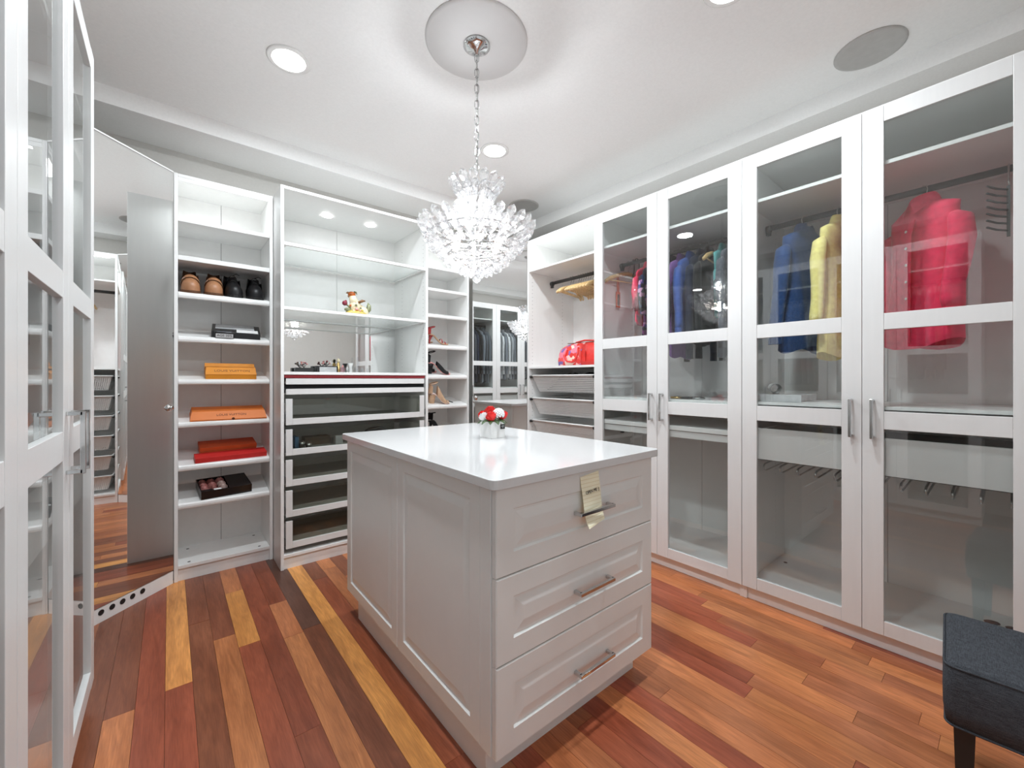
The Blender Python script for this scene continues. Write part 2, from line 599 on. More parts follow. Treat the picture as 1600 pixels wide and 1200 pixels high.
# added doorway behind the camera, made up to let world light in as fill
DX0, DX1, DH = -0.45, 1.20, 2.10
b = MB()
b.box(X0 - 0.1, DX0, Y0 - 0.1, Y0, -0.013, HC); b.box(DX1, X1 + 0.1, Y0 - 0.1, Y0, -0.013, HC); b.box(DX0, DX1, Y0 - 0.1, Y0, DH, HC)
struct(b.build('wall_front', 'wall'))
b = MB()
b.box(DX0 - 0.07, DX0 + 0.012, Y0 - 0.105, Y0 + 0.018, -0.012, DH + 0.07); b.box(DX1 - 0.012, DX1 + 0.07, Y0 - 0.105, Y0 + 0.018, -0.012, DH + 0.07)
b.box(DX0 + 0.0125, DX1 - 0.0125, Y0 - 0.105, Y0 + 0.018, DH - 0.012, DH + 0.07)
struct(b.build('added_doorway', 'melamine', None, bevel=0.002))
pl_ = area_light('added_doorway_portal', ((DX0 + DX1) / 2, Y0 - 0.05, DH / 2), (PI / 2, 0, PI), DX1 - DX0, 1.0, None, (1, 1, 1), 'RECTANGLE', DH)
pl_.data.cycles.is_portal = True
pl_.rotation_euler = (-PI / 2, 0, PI) if False else (PI / 2, 0, 0)

# floor boards: one object each, laid along the room
DARK, MED, ORG, GOLD, CHOC, RED = srgb(128, 78, 56), srgb(166, 106, 72), srgb(184, 120, 78), srgb(208, 146, 82), srgb(92, 64, 52), srgb(146, 80, 56)
PW, PX0 = 0.0821, -0.012
ROWS = {
    -3: [(1.6, MED), (9, DARK)],
    -2: [(1.99, ORG), (9, DARK)],
    -1: [(0.9, MED), (9, RED)],
    0: [(1.05, RED), (2.03, RED), (9, GOLD)],
    1: [(1.2, DARK), (2.5, DARK), (9, DARK)],
    2: [(1.1, DARK), (2.285, ORG), (9, DARK)],
    3: [(1.2, MED), (2.156, RED), (2.74, GOLD), (9, ORG)],
    4: [(1.5, RED), (9, RED)],
    5: [(1.2, MED), (2.10, ORG), (2.46, ORG), (9, RED)],
    6: [(1.15, RED), (2.12, DARK), (9, CHOC)],
    7: [(0.75, ORG), (2.92, GOLD), (9, DARK)],
    8: [(1.1, RED), (2.6, RED), (9, DARK)],
}
pb = MB(); pb.box(0, 1, 0, 1, 0, 1)
pmesh = pb.mesh('plank')
pmesh.materials.append(M['plank'])
YA, YB = -0.70, 3.12
for k in range(-4, 31):
    x = PX0 + k * PW
    row = ROWS.get(k)
    cuts = []
    if row:
        y = YA
        for ye, c in row:
            ye = min(ye, YB)
            if ye > y + 0.02:
                cuts.append((y, ye, c)); y = ye
    else:
        y = YA
        pal = [MED, ORG, MED, ORG, RED, ORG, MED] if k > 14 else [RED, DARK, MED, ORG, RED, MED]
        last = None
        while y < YB - 0.02:
            L = random.uniform(0.35, 1.25)
            ye = min(YB, y + L)
            if YB - ye < 0.15:
                ye = YB
            c = random.choice([q for q in pal if q is not last])
            cuts.append((y, ye, c)); y = ye; last = c
    for ya, ye, c in cuts:
        o = bpy.data.objects.new('plank', pmesh)
        COL.objects.link(o)
        o.parent = floor
        dz = random.uniform(-0.0003, 0.0003)
        o.location = (x + 0.0005, ya + 0.0005, -0.0125)
        o.scale = (PW - 0.0010, ye - ya - 0.0010, 0.0122 + dz)
        j = (1.22 if k <= 8 else 1.42) * random.uniform(0.9, 1.08)
        o.color = (c[0] * j, c[1] * j * random.uniform(0.95, 1.04), c[2] * j, 1)

# ------------------------------------------------------------------ ceiling fittings
dl_pos = [(0.452, 2.262, 'recessed ceiling downlight nearest the tall shoe cabinet'),
          (1.716, 2.262, 'recessed ceiling downlight just behind the chandelier'),
          (0.452, 0.72, 'recessed ceiling downlight above the glass wardrobe with dark suits'),
          (1.716, 0.72, 'recessed ceiling downlight between the island and the pink shirt wardrobe')]
for x, y, lab in dl_pos:
    t = thing('recessed_downlight', lab, 'ceiling light', (x, y, HC), 0, 'recessed downlights')
    r = MB(); r.lathe([(0.088, -0.0005), (0.097, -0.0005), (0.097, -0.003), (0.092, -0.007), (0.088, -0.006)], 32)
    r.build('trim_ring', 'ceramic', t, True)
    r = MB(); r.lathe([(0.0875, -0.001), (0.0875, -0.005), (0.06, -0.007), (0.002, -0.008)], 32)
    r.build('lens', 'lamp', t, True)
    area_light('downlight_lamp', (0, 0, -0.014), (0, 0, 0), 0.15, DOWNLIGHT_W, t)
for x, y, lab in ((2.465, 2.815, 'round grey ceiling speaker near the corner mirror'), (2.56, 0.435, 'round grey ceiling speaker above the wardrobe with the pink shirt')):
    t = thing('ceiling_speaker', lab, 'speaker', (x, y, HC), 0, 'ceiling speakers')
    r = MB(); r.lathe([(0.118, -0.0005), (0.135, -0.0005), (0.135, -0.005), (0.122, -0.008), (0.118, -0.006)], 36)
    r.build('rim', 'speakerring', t, True)
    r = MB(); r.lathe([(0.1175, -0.001), (0.1175, -0.005), (0.002, -0.005)], 36)
    r.build('grille', 'grille', t)


# ------------------------------------------------------------------ cabinets
def peg_holes(parent, w, d, inner=0.0181):
    m = MB()
    for s in (0, 1):
        x = inner if s == 0 else w - inner
        for y in (0.045, d - 0.16):
            z = 0.22
            while z < 2.25:
                ring = [(x, y + 0.0028 * math.cos(2 * PI * q / 6), z + 0.0028 * math.sin(2 * PI * q / 6)) for q in range(6)]
                m.add(ring, [tuple(range(6))])
                z += 0.032
    o = m.build('peg_holes', 'hole', parent)
    o['kind'] = 'stuff'
    return o


def cabinet(label, loc, rot, w, d, name='wardrobe_cabinet', cat='cabinet', boards=(), slanted=(), slope=0.0, seams=1, pegs=False, strip=False, plinth=True, group=None):
    """Local frame: x along the front, y into the depth, z up; the front edge is y = 0."""
    t = thing(name, label, cat, loc, rot, group)
    H = 2.364
    for x in (0.0, w - 0.018):
        q = MB(); q.box(x, x + 0.018, 0, d, 0, H); q.build('side_panel', 'melamine', t, bevel=0.001)
    q = MB(); q.box(0.0185, w - 0.0185, 0.001, d - 0.012, H - 0.018, H); q.build('top_panel', 'melamine', t, bevel=0.001)
    q = MB(); q.box(0.0185, w - 0.0185, 0.001, d - 0.012, 0.072, 0.090); q.build('bottom_panel', 'melamine', t, bevel=0.001)
    q = MB(); q.box(0.0185, w - 0.0185, 0.012, 0.028, 0, 0.0715); q.build('plinth', 'melamine', t)
    n = seams + 1
    for i in range(n):
        a = 0.012 + (w - 0.024) * i / n
        e = 0.012 + (w - 0.024) * (i + 1) / n
        q = MB(); q.box(a + 0.0012, e - 0.0012, d - 0.010, d - 0.002, 0.05, H - 0.002); q.build('back_panel', 'back', t)
    q = MB(); q.box(0.012, w - 0.012, d - 0.0018, d - 0.0005, 0.05, H - 0.002); q.build('back_backing', 'hole', t)
    for z0, z1 in boards:
        q = MB(); q.box(0.0187, w - 0.0187, 0.004, d - 0.014, z0, z1); q.build('shelf', 'melamine', t, bevel=0.0015)
    for z0, z1 in slanted:
        q = MB()
        th = z1 - z0
        prof = [(0.002, -th * 0.5), (0.004, -th * 0.18), (0.010, 0), (0.03, 0)]
        sec = [(0.001, -th * 0.5), (0.003, -th * 0.2), (0.009, -th * 0.03), (0.018, 0), (d - 0.05, 0), (d - 0.05, -0.016), (0.03, -0.016), (0.018, -th * 0.97), (0.009, -th * 0.97), (0.003, -th * 0.8)]
        rings = [[(x, y, z1 + z + y * math.tan(slope)) for y, z in sec] for x in (0.0195, w - 0.0195)]
        q.loft(rings)
        q.build('shoe_shelf', 'melamine', t)
    if pegs:
        peg_holes(t, w, d)
    if strip:
        q = MB(); q.box(0.0187, w - 0.0187, 0.002, 0.016, H - 0.040, H - 0.0183); q.build('valance', 'melamine', t)
        q = MB(); q.box(0.05, w - 0.05, 0.020, 0.032, H - 0.028, H - 0.0185); q.build('led_strip', 'strip', t)
        area_light('strip_lamp', (w / 2, 0.05, H - 0.03), (R(-12), 0, 0), w - 0.12, STRIP_W * w / 0.5, t, LAMP_COL, 'RECTANGLE', 0.03)
    return t


def clothes_rail(t, w, y, z):
    q = MB(); q.tube([(0.03, y, z), (w - 0.03, y, z)], 0.0125, 12, sx=0.8, sy=1.2); q.build('clothes_rail', 'rail', t, True)
    for x0, x1 in ((0.0188, 0.04), (w - 0.04, w - 0.0188)):
        q = MB(); q.tube([(x0, y, z - 0.004), (x1, y, z - 0.004)], 0.021, 12); q.box(x0, x1, y - 0.01, y + 0.01, z - 0.04, z); q.build('rail_bracket', 'rail', t, True)


def bar_handle(parent, x, y, z0, z1, proj=0.032, along='z', s=0.0055, name='handle'):
    """Square-section bar pull on two posts; y is the face it is fixed to, it stands out to -y."""
    q = MB()
    if along == 'z':
        for z in (z0 + 0.006, z1 - 0.006):
            q.box(x - s, x + s, y - proj, y, z - s, z + s)
        q.box(x - s, x + s, y - proj - s, y - proj + s, z0, z1)
    else:
        for a in (z0 + 0.006, z1 - 0.006):
            q.box(a - s, a + s, y - proj, y, x - s, x + s)
        q.box(z0, z1, y - proj - s, y - proj + s, x - s, x + s)
    return q.build(name, 'chrome', parent, bevel=0.0012)


DZ = dict(b=0.0707, br=0.132, l0=0.957, l1=1.034, m0=1.386, m1=1.456, tr=2.281, t=2.3504)


def glass_door(t, x0, w, hinge):
    """A framed glass door in front of the carcass; hinge 'l' puts the handle at its other edge."""
    x1 = x0 + w
    ya, yb = -0.0208, -0.0012
    st = 0.0715
    q = MB()
    q.box(x0, x0 + st, ya, yb, DZ['b'], DZ['t'])
    q.box(x1 - st, x1, ya, yb, DZ['b'], DZ['t'])
    for za, zb in ((DZ['b'], DZ['br']), (DZ['l0'], DZ['l1']), (DZ['m0'], DZ['m1']), (DZ['tr'], DZ['t'])):
        q.box(x0 + st + 0.0004, x1 - st - 0.0004, ya + 0.0010, yb, za, zb)
    d = q.build('door', 'door', t, bevel=0.0012)
    for za, zb in ((DZ['br'], DZ['l0']), (DZ['l1'], DZ['m0']), (DZ['m1'], DZ['tr'])):
        q = MB(); q.box(x0 + st - 0.004, x1 - st + 0.004, -0.0105, -0.0065, za - 0.004, zb + 0.004)
        q.build('glass_pane', 'glass', d)
    hx = x1 - 0.036 if hinge == 'l' else x0 + 0.036
    bar_handle(d, hx, ya, 0.915, 1.085)
    return d


SL = R(11)
U1 = (0.0206, 3.0765, 0.0)
shoe_cab = cabinet('narrow open white cabinet holding tan shoes and orange boxes', U1, 0, 0.5, 0.35, name='shelf_cabinet',
                   boards=((2.090, 2.113), (1.867, 1.894)), slanted=((1.642, 1.679), (1.387, 1.423), (1.138, 1.169), (0.886, 0.919), (0.632, 0.668), (0.411, 0.447)), slope=SL, strip=True)
U3 = (1.5494, 3.0765, 0.0)
heel_cab = cabinet('narrow open white cabinet holding heeled sandals beside the corner mirror', U3, 0, 0.5, 0.35, name='shelf_cabinet', seams=0,
                   boards=((2.095, 2.118), (1.911, 1.934)), slanted=((1.683, 1.715), (1.422, 1.456), (1.170, 1.204), (0.920, 0.954), (0.67, 0.704), (0.42, 0.454)), slope=SL, strip=True)
q = MB(); q.box(0.0, 0.0240, 0.01, 0.34, 0, 2.364)
q.M = Matrix.Identity(4)
fil = q.build('filler_strip', 'melamine', heel_cab); fil.location = (-0.0245, 0, 0)
for cabx, n_ in ((shoe_cab, 0),):
    m = MB()
    for x, y in ((0.07, 0.04), (0.43, 0.04), (0.07, 0.28), (0.43, 0.28)):
        m.lathe([(0.008, 0.0902), (0.008, 0.0912), (0.001, 0.0914)], 10, (x, y, 0))
    m.build('cam_cap', 'rail', cabx)['kind'] = 'stuff'

# display cabinet with drawers
U2 = (0.5245, 2.8506, 0.0)
disp = cabinet('wide open white display cabinet with glass shelves and a figurine', U2, 0, 1.0, 0.58, name='display_cabinet', boards=((1.201, 1.219),), pegs=True)
for z0, z1 in ((2.001, 2.020), (1.604, 1.622)):
    f = MB()
    f.box(0.0187, 0.9813, 0.004, 0.022, z0, z1); f.box(0.0187, 0.9813, 0.535, 0.555, z0, z1)
    f.box(0.0187, 0.036, 0.0222, 0.5348, z0, z1); f.box(0.964, 0.9813, 0.0222, 0.5348, z0, z1)
    s = f.build('shelf_frame', 'melamine', disp, bevel=0.001)
    g = MB(); g.box(0.0362, 0.9638, 0.0223, 0.5347, z0 + 0.005, z1 - 0.0006); g.build('glass_panel', 'shelfglass', s)
q = MB(); q.box(0.0195, 0.9805, 0.562, 0.567, 1.2195, 1.603); q.build('mirror_panel', 'mirror', disp)
for x, y in ((0.872, 3.135), (1.181, 3.119)):
    q = MB(); q.lathe([(0.034, 2.3455), (0.034, 2.341), (0.027, 2.339), (0.002, 2.3385)], 24, (x - U2[0], y - U2[1], 0))
    q.build('puck_light', 'lamp', disp, True)
    area_light('puck_lamp', (x - U2[0], y - U2[1], 2.335), (0, 0, 0), 0.05, PUCK_W, disp)
# jewellery tray and shallow drawer
q = MB(); q.box(0.030, 0.970, 0.004, 0.020, 1.140, 1.177); q.box(0.030, 0.970, 0.0205, 0.53, 1.150, 1.160)
tr = q.build('drawer', 'door', disp, bevel=0.001)
q = MB(); q.box(0.022, 0.978, 0.010, 0.52, 1.181, 1.1995); q.build('velvet_insert', 'velvet', tr, bevel=0.002)
q = MB(); q.box(0.030, 0.970, 0.004, 0.020, 1.077, 1.112); q.box(0.030, 0.970, 0.0205, 0.53, 1.08, 1.088)
tr = q.build('drawer', 'door', disp, bevel=0.001)
q = MB(); q.box(0.024, 0.976, 0.03, 0.52, 1.113, 1.137); q.build('felt_insert', 'felt', tr)
for z0, z1 in ((0.888, 1.051), (0.699, 0.861), (0.508, 0.672), (0.318, 0.481), (0.123, 0.292)):
    f = MB()
    f.box(0.0295, 0.0665, 0.004, 0.022, z0, z1); f.box(0.9335, 0.9705, 0.004, 0.022, z0, z1)
    f.box(0.0667, 0.9333, 0.0044, 0.022, z0, z0 + 0.039)
    dr = f.build('drawer', 'door', disp, bevel=0.001)
    g = MB(); g.box(0.0640, 0.9360, 0.010, 0.0140, z0 + 0.037, z1 - 0.002); g.build('glass_front', 'drawerglass', dr)
    g = MB()
    g.box(0.0295, 0.042, 0.0225, 0.53, z0 + 0.01, z1 - 0.03); g.box(0.958, 0.9705, 0.0225, 0.53, z0 + 0.01, z1 - 0.03)
    g.box(0.0425, 0.9575, 0.518, 0.53, z0 + 0.01, z1 - 0.03)
    g.build('drawer_side', 'melamine', dr)
    g = MB(); g.box(0.0425, 0.9575, 0.0225, 0.5175, z0 + 0.012, z0 + 0.024); g.build('drawer_bottom', 'drawerin', dr)
    for ra, rb in ((0.0185, 0.0293), (0.9707, 0.9815)):
        g = MB(); g.box(ra, rb, 0.01, 0.50, z0 + 0.02, z0 + 0.06); g.build('drawer_runner', 'rail', dr)

# right-hand run: open hanging unit, then two glazed wardrobes
XF = 2.3845
UO = (XF, 2.6773, 0.0)
open_unit = cabinet('open white hanging cabinet with wooden hangers, red handbag and wire baskets', UO, -PI / 2, 0.75, 0.58, name='hanging_cabinet',
                    boards=((2.094, 2.108), (1.263, 1.280)), pegs=True, strip=True, seams=0)
clothes_rail(open_unit, 0.75, 0.2755, 2.035)
UA = (XF, 1.9273, 0.0)
ward_a = cabinet('glass-door white wardrobe with many dark and purple garments', UA, -PI / 2, 1.0, 0.58, boards=((2.102, 2.119), (1.031, 1.049), (0.86, 0.888)), pegs=True)
clothes_rail(ward_a, 1.0, 0.2755, 2.038)
clothes_rail(ward_a, 1.0, 0.2755, 0.806)
UC = (XF, 0.9273, 0.0)
ward_c = cabinet('glass-door white wardrobe with denim, yellow and pink shirts', UC, -PI / 2, 1.0, 0.58, boards=((2.102, 2.119), (1.039, 1.054)), pegs=True)
clothes_rail(ward_c, 1.0, 0.2755, 2.038)
for wd in (ward_a, ward_c):
    glass_door(wd, 0.0015, 0.4975, 'l')
    glass_door(wd, 0.5010, 0.4975, 'r')
for wd, zr in ((ward_a, None), (ward_c, 0)):
    if zr is None:
        q = MB(); q.box(0.03, 0.97, 0.01, 0.026, 0.817, 0.857); q.build('tray_front', 'door', wd, bevel=0.001)
        q = MB(); q.box(0.03, 0.97, 0.03, 0.5, 0.835, 0.842); q.build('tray_bottom', 'felt', wd)
    else:
        q = MB(); q.box(0.03, 0.97, 0.006, 0.022, 0.754, 0.916); q.box(0.03, 0.042, 0.0225, 0.52, 0.78, 0.90); q.box(0.958, 0.97, 0.0225, 0.52, 0.78, 0.90)
        q.box(0.0425, 0.9575, 0.508, 0.52, 0.78, 0.90)
        dr = q.build('drawer', 'door', wd, bevel=0.001)
        q = MB(); q.box(0.0425, 0.9575, 0.0225, 0.5075, 0.885, 0.897); q.build('felt_insert', 'felt', dr)
        q = MB(); q.box(0.025, 0.975, 0.03, 0.5, 0.985, 1.030); q.build('pull_out_tray', 'rail', wd)
        # trouser rack
        q = MB(); q.box(0.03, 0.97, 0.10, 0.13, 0.735, 0.752); q.box(0.03, 0.97, 0.46, 0.49, 0.735, 0.752)
        rk = q.build('trouser_rack', 'rail', wd)
        for i in range(12):
            x = 0.075 + i * 0.0772
            pts = [(x, 0.475, 0.735), (x, 0.475, 0.705), (x, 0.44, 0.692), (x, 0.10, 0.680), (x, 0.07, 0.690), (x, 0.066, 0.706), (x, 0.085, 0.716), (x, 0.20, 0.722), (x, 0.44, 0.735)]
            q = MB(); q.tube(pts, 0.0045, 6); q.build('trouser_bar', 'nickel', rk, True)
for wd in (ward_c, ward_a):
    m = MB()
    for x, y in ((0.07, 0.06), (0.93, 0.06), (0.07, 0.42), (0.93, 0.42)):
        m.lathe([(0.010, 0.0902), (0.010, 0.0915), (0.001, 0.0918)], 10, (x, y, 0))
    m.build('cam_cap', 'rail', wd)['kind'] = 'stuff'

# left-hand run: open unit, then two glazed wardrobes
XL = -0.2345
ward_l = cabinet('glass-door white wardrobe with a teal bundle, closest to the diagonal mirror', (XL, 1.1603, 0), PI / 2, 1.0, 0.58, boards=((2.102, 2.119), (1.031, 1.049)), pegs=True)
q = MB(); q.box(0.505, 0.523, 0.01, 0.56, 1.0495, 2.1015); q.build('divider', 'melamine', ward_l)
q = MB(); q.box(0.5235, 0.981, 0.03, 0.56, 1.395, 1.413); q.build('shelf', 'melamine', ward_l)
clothes_rail(ward_l, 0.523, 0.2755, 2.038)
ward_m = cabinet('glass-door white wardrobe with grey and white garments, closest to the camera', (XL, 0.1598, 0), PI / 2, 1.0, 0.58, boards=((2.102, 2.119), (1.031, 1.049)), pegs=False)
clothes_rail(ward_m, 1.0, 0.2755, 2.038)
for wd in (ward_l, ward_m):
    glass_door(wd, 0.0015, 0.4975, 'l')
    glass_door(wd, 0.5010, 0.4975, 'r')
    q = MB(); q.box(0.03, 0.97, 0.006, 0.022, 0.754, 0.916); q.build('drawer_front', 'door', wd, bevel=0.001)
    q = MB(); q.box(0.03, 0.97, 0.03, 0.5, 0.985, 1.030); q.build('pull_out_tray', 'felt', wd)

# ------------------------------------------------------------------ corner mirrors
def corner_mirror(label, p0, p1, h0, holes, knob_s):
    """A silvered panel running from p0 to p1 over a plinth; local x along it, its face to -y."""
    dx, dy = p1[0] - p0[0], p1[1] - p0[1]
    L = math.hypot(dx, dy)
    t = thing('corner_mirror', label, 'mirror', (p0[0], p0[1], 0), math.atan2(dy, dx))
    q = MB(); q.box(0, L, 0.0, 0.005, h0, 2.356); q.build('mirror_glass', 'mirror', t)
    q = MB(); q.box(0, L, 0.0052, 0.018, h0, 2.358); q.build('mirror_backing', 'back', t)
    q = MB(); q.box(0, L, -0.002, 0.016, 2.3585, 2.366); q.build('top_rail', 'melamine', t)
    q = MB(); q.box(0, L, 0.002, 0.018, 0.0, h0 - 0.004); pl = q.build('plinth', 'melamine', t)
    for s in holes:
        q = MB()
        q.M = Matrix.Translation((s, 0.0015, 0.047)) @ Matrix.Rotation(PI / 2, 4, 'X')
        q.lathe([(0.0135, 0.0), (0.0135, 0.0012), (0.011, 0.0016), (0.009, 0.0006), (0.001, 0.0004)], 16)
        q.build('vent_hole', 'black', pl)
    q = MB(); q.M = Matrix.Translation((knob_s, 0.0, 1.01)) @ Matrix.Rotation(PI / 2, 4, 'X')
    q.lathe([(0.021, 0.0), (0.021, 0.004), (0.017, 0.007), (0.010, 0.008), (0.008, 0.013), (0.012, 0.018), (0.010, 0.021), (0.001, 0.022)], 18)
    q.build('knob', 'chrome', t, True)
    return t


ML = 0.86
c45 = math.sqrt(0.5)
pL0 = (0.0185 - ML * c45, 3.0745 - ML * c45)
corner_mirror('tall diagonal mirror panel beside the cabinet of orange boxes', pL0, (0.0185, 3.0745), 0.075, [ML - s for s in (0.433, 0.383, 0.332, 0.282, 0.232, 0.179)], ML - 0.027)
corner_mirror('tall diagonal mirror panel behind the chandelier', (2.0520, 3.0235), (2.3835, 2.6795), 0.075, [], 0.027)

# ------------------------------------------------------------------ island
IX0, IX1, IY0, IY1, IZ0, IZ1, ITOP = 0.691, 1.4645, 0.908, 2.140, 0.114, 0.8705, 0.899
isl = thing('island_cabinet', 'greige painted island cabinet with three drawers under the white worktop', 'cabinet', (IX0, IY0, 0))
IW, IL = IX1 - IX0, IY1 - IY0
q = MB(); q.box(0.020, IW - 0.003, 0.022, IL - 0.022, IZ0, IZ1); q.build('carcass', 'island', isl)
q = MB(); q.box(0.024, IW - 0.012, 0.078, IL - 0.092, 0, IZ0 - 0.0005); q.build('toe_kick', 'island', isl)


def raised_panel(name, parent, w, h, M4, border=0.055, mat='island'):
    """Door or drawer front with a routed groove and a raised field. Local x across, z up, face at y = 0 to -y."""
    rings = []
    for ins, y in ((0, 0.020), (0, 0.003), (0.003, 0), (border, 0), (border + 0.005, 0.006), (border + 0.011, 0.006), (border + 0.036, 0.0015), (border + 0.04, 0.001)):
        rings.append([(ins, y, ins), (w - ins, y, ins), (w - ins, y, h - ins), (ins, y, h - ins)])
    q = MB(); q.M = M4
    q.loft(rings)
    return q.build(name, mat, parent)


zs = (IZ0, 0.372, 0.6185, IZ1 - 0.001)
for i in range(3):
    h = zs[i + 1] - zs[i] - 0.003
    d = raised_panel('drawer', isl, IW - 0.004, h, Matrix.Translation((0.004, 0, zs[i])), 0.062)
    hz = (0.220, 0.4815, 0.737)[i]
    bar_handle(d, hz, 0.001, 1.012 - IX0, 1.189 - IX0, 0.028, 'x', 0.0055)
RZ = Matrix.Rotation(-PI / 2, 4, 'Z')
seam = 1.545 - IY0
for a, e in ((seam + 0.001, IL), (0.0225 + 0.05, seam - 0.001)):
    raised_panel('side_panel', isl, e - a, IZ1 - IZ0 - 0.001, Matrix.Translation((0, e, IZ0)) @ RZ, 0.052)
q = MB(); q.box(0, 0.02, 0.0225, 0.0715, IZ0, IZ1 - 0.001); q.build('corner_post', 'island', isl, bevel=0.001)
for a, e in ((0.03, IL / 2 - 0.001), (IL / 2 + 0.001, IL - 0.022)):
    q = MB(); q.box(IW - 0.0025, IW, a, e, IZ0, IZ1 - 0.001); q.build('side_panel', 'island', isl)
q = MB(); q.box(0.018, IW - 0.003, IL - 0.0215, IL, IZ0, IZ1); q.build('end_panel', 'island', isl)

OV = 0.0223
q = MB()
n = 6
pts = []
rc = 0.022
for cx, cy, a0 in ((IX1 + OV - rc, IY1 + OV - rc, 0), (IX0 - OV + rc, IY1 + OV - rc, 90), (IX0 - OV + rc, IY0 - OV + rc, 180), (IX1 + OV - rc, IY0 - OV + rc, 270)):
    for k in range(n + 1):
        a = R(a0 + 90 * k / n)
        pts.append((cx + rc * math.cos(a), cy + rc * math.sin(a)))
q.loft([[(x, y, z) for x, y in pts] for z in (ITOP - 0.028, ITOP)])
wt = q.build('worktop', 'quartz', None, bevel=0.002, seg=3)
tag(wt, 'glossy white stone worktop covering the drawer island', 'worktop')

# ------------------------------------------------------------------ chandelier
CX, CY = 1.102, 1.59
ch = thing('chandelier', 'tiered crystal chandelier hanging on a chain above the island', 'chandelier', (CX, CY, 0))
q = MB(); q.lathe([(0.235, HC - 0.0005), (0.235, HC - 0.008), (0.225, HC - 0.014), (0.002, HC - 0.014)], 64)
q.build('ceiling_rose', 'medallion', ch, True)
q = MB(); q.lathe([(0.062, HC - 0.0145), (0.062, HC - 0.020), (0.045, HC - 0.032), (0.015, HC - 0.040), (0.006, HC - 0.055), (0.001, HC - 0.056)], 28)
q.build('canopy', 'chrome', ch, True)
lk = MB()
pts = []
for k in range(16):
    a = 2 * PI * k / 16
    pts.append((0.0095 * math.cos(a), 0, 0.0155 * (1 if math.sin(a) > 0 else -1) * (1 if abs(math.sin(a)) > 0.1 else 0) * 0.55 + 0.013 * math.sin(a)))
lk.tube(pts, 0.0026, 6, True)
lme = lk.mesh('chain_link', True); lme.materials.append(M['chrome'])
z = HC - 0.070
i = 0
while z > 2.06:
    o = link('chain_link', lme, None, ch)
    o.location = (0, 0, z)
    o.rotation_euler = (0, R(random.uniform(-4, 4)), R(-40 + (88 if i % 2 else 0)))
    z -= 0.0365; i += 1
q = MB(); q.tube([(0.004, 0.004, HC - 0.05), (0.006, -0.003, 2.4), (0.004, 0.003, 2.05)], 0.0018, 6); q.build('cord', 'nickel', ch, True)
q = MB(); q.lathe([(0.004, 2.075), (0.012, 2.06), (0.012, 1.70), (0.02, 1.69), (0.001, 1.68)], 14); q.build('stem', 'chrome', ch, True)
# cut crystal drop, long axis +x from a narrow root to a broad pointed tip
cr = MB()
prof = [(0.0, 0.004), (0.028, 0.013), (0.052, 0.0215), (0.066, 0.0185), (0.080, 0.002)]
cr.loft([[(x, r * math.cos(2 * PI * k / 6) * 1.05, r * 0.72 * math.sin(2 * PI * k / 6)) for k in range(6)] for x, r in prof])
cme = cr.mesh('crystal'); cme.materials.append(M['crystal'])
rows = [(28, .218, 1.838, 46, 1.0), (28, .198, 1.814, 38, 1.0), (27, .176, 1.792, 26, .98), (26, .150, 1.771, 8, .90), (25, .130, 1.750, -8, .68), (22, .104, 1.730, -22, .68), (18, .078, 1.712, -36, .66), (12, .048, 1.698, -54, .62), (6, .020, 1.690, -74, .58),
        (18, .130, 1.836, 58, 1.0), (13, .078, 1.868, 58, .95),
        (15, .076, 2.038, 46, 1.0), (14, .058, 2.005, 48, .95), (12, .046, 1.968, 54, .9), (10, .042, 1.930, 50, .9)]
for ri, (n, r, z, el, sc) in enumerate(rows):
    for k in range(n):
        a = 2 * PI * (k + 0.5 * (ri % 2)) / n
        o = link('crystal', cme, None, ch)
        o.location = (r * math.cos(a), r * math.sin(a), z)
        o.rotation_euler = Euler((random.uniform(-0.15, 0.15), -R(el + random.uniform(-3, 3)), a), 'XYZ')
        o.scale = (sc, sc, sc)
    q = MB(); q.tube([(r * math.cos(2 * PI * k / 40), r * math.sin(2 * PI * k / 40), z) for k in range(40)], 0.0028, 5, True)
    q.build('ring', 'chrome', ch, True)
q = MB(); q.ball((0, 0, 1.640), 0.020, 10); q.build('bottom_ball', 'crystal', ch)
for k in range(6):
    a = 2 * PI * k / 6
    q = MB(); q.ball((0.11 * math.cos(a), 0.11 * math.sin(a), 1.80), 0.02, 8); q.build('bulb', 'bulb', ch, True)
for z in (1.90, 1.97):
    q = MB(); q.ball((0.03, 0, z), 0.016, 8); q.build('bulb', 'bulb', ch, True)
for z, e in ((1.80, 0.75), (1.975, 0.25)):
    l = bpy.data.lights.new('chandelier_lamp', 'POINT')
    l.energy = CHANDELIER_W * e
    l.color = (0.91, 0.96, 1.0)
    l.shadow_soft_size = 0.04
    o = bpy.data.objects.new('chandelier_lamp', l)
    COL.objects.link(o)
    o.parent = ch
    o.location = (0, 0.02, z)
#PART2

# ------------------------------------------------------------------ shoe shelves: things lie on boards that slope to the front
def on_slope(t, unit, zf, x, y, rz=0.0):
    t.rotation_mode = 'ZYX'
    t.location = (unit[0] + x, unit[1] + y, zf + y * math.tan(SL) + 0.0006)
    t.rotation_euler = (SL, 0, rz)
    return t


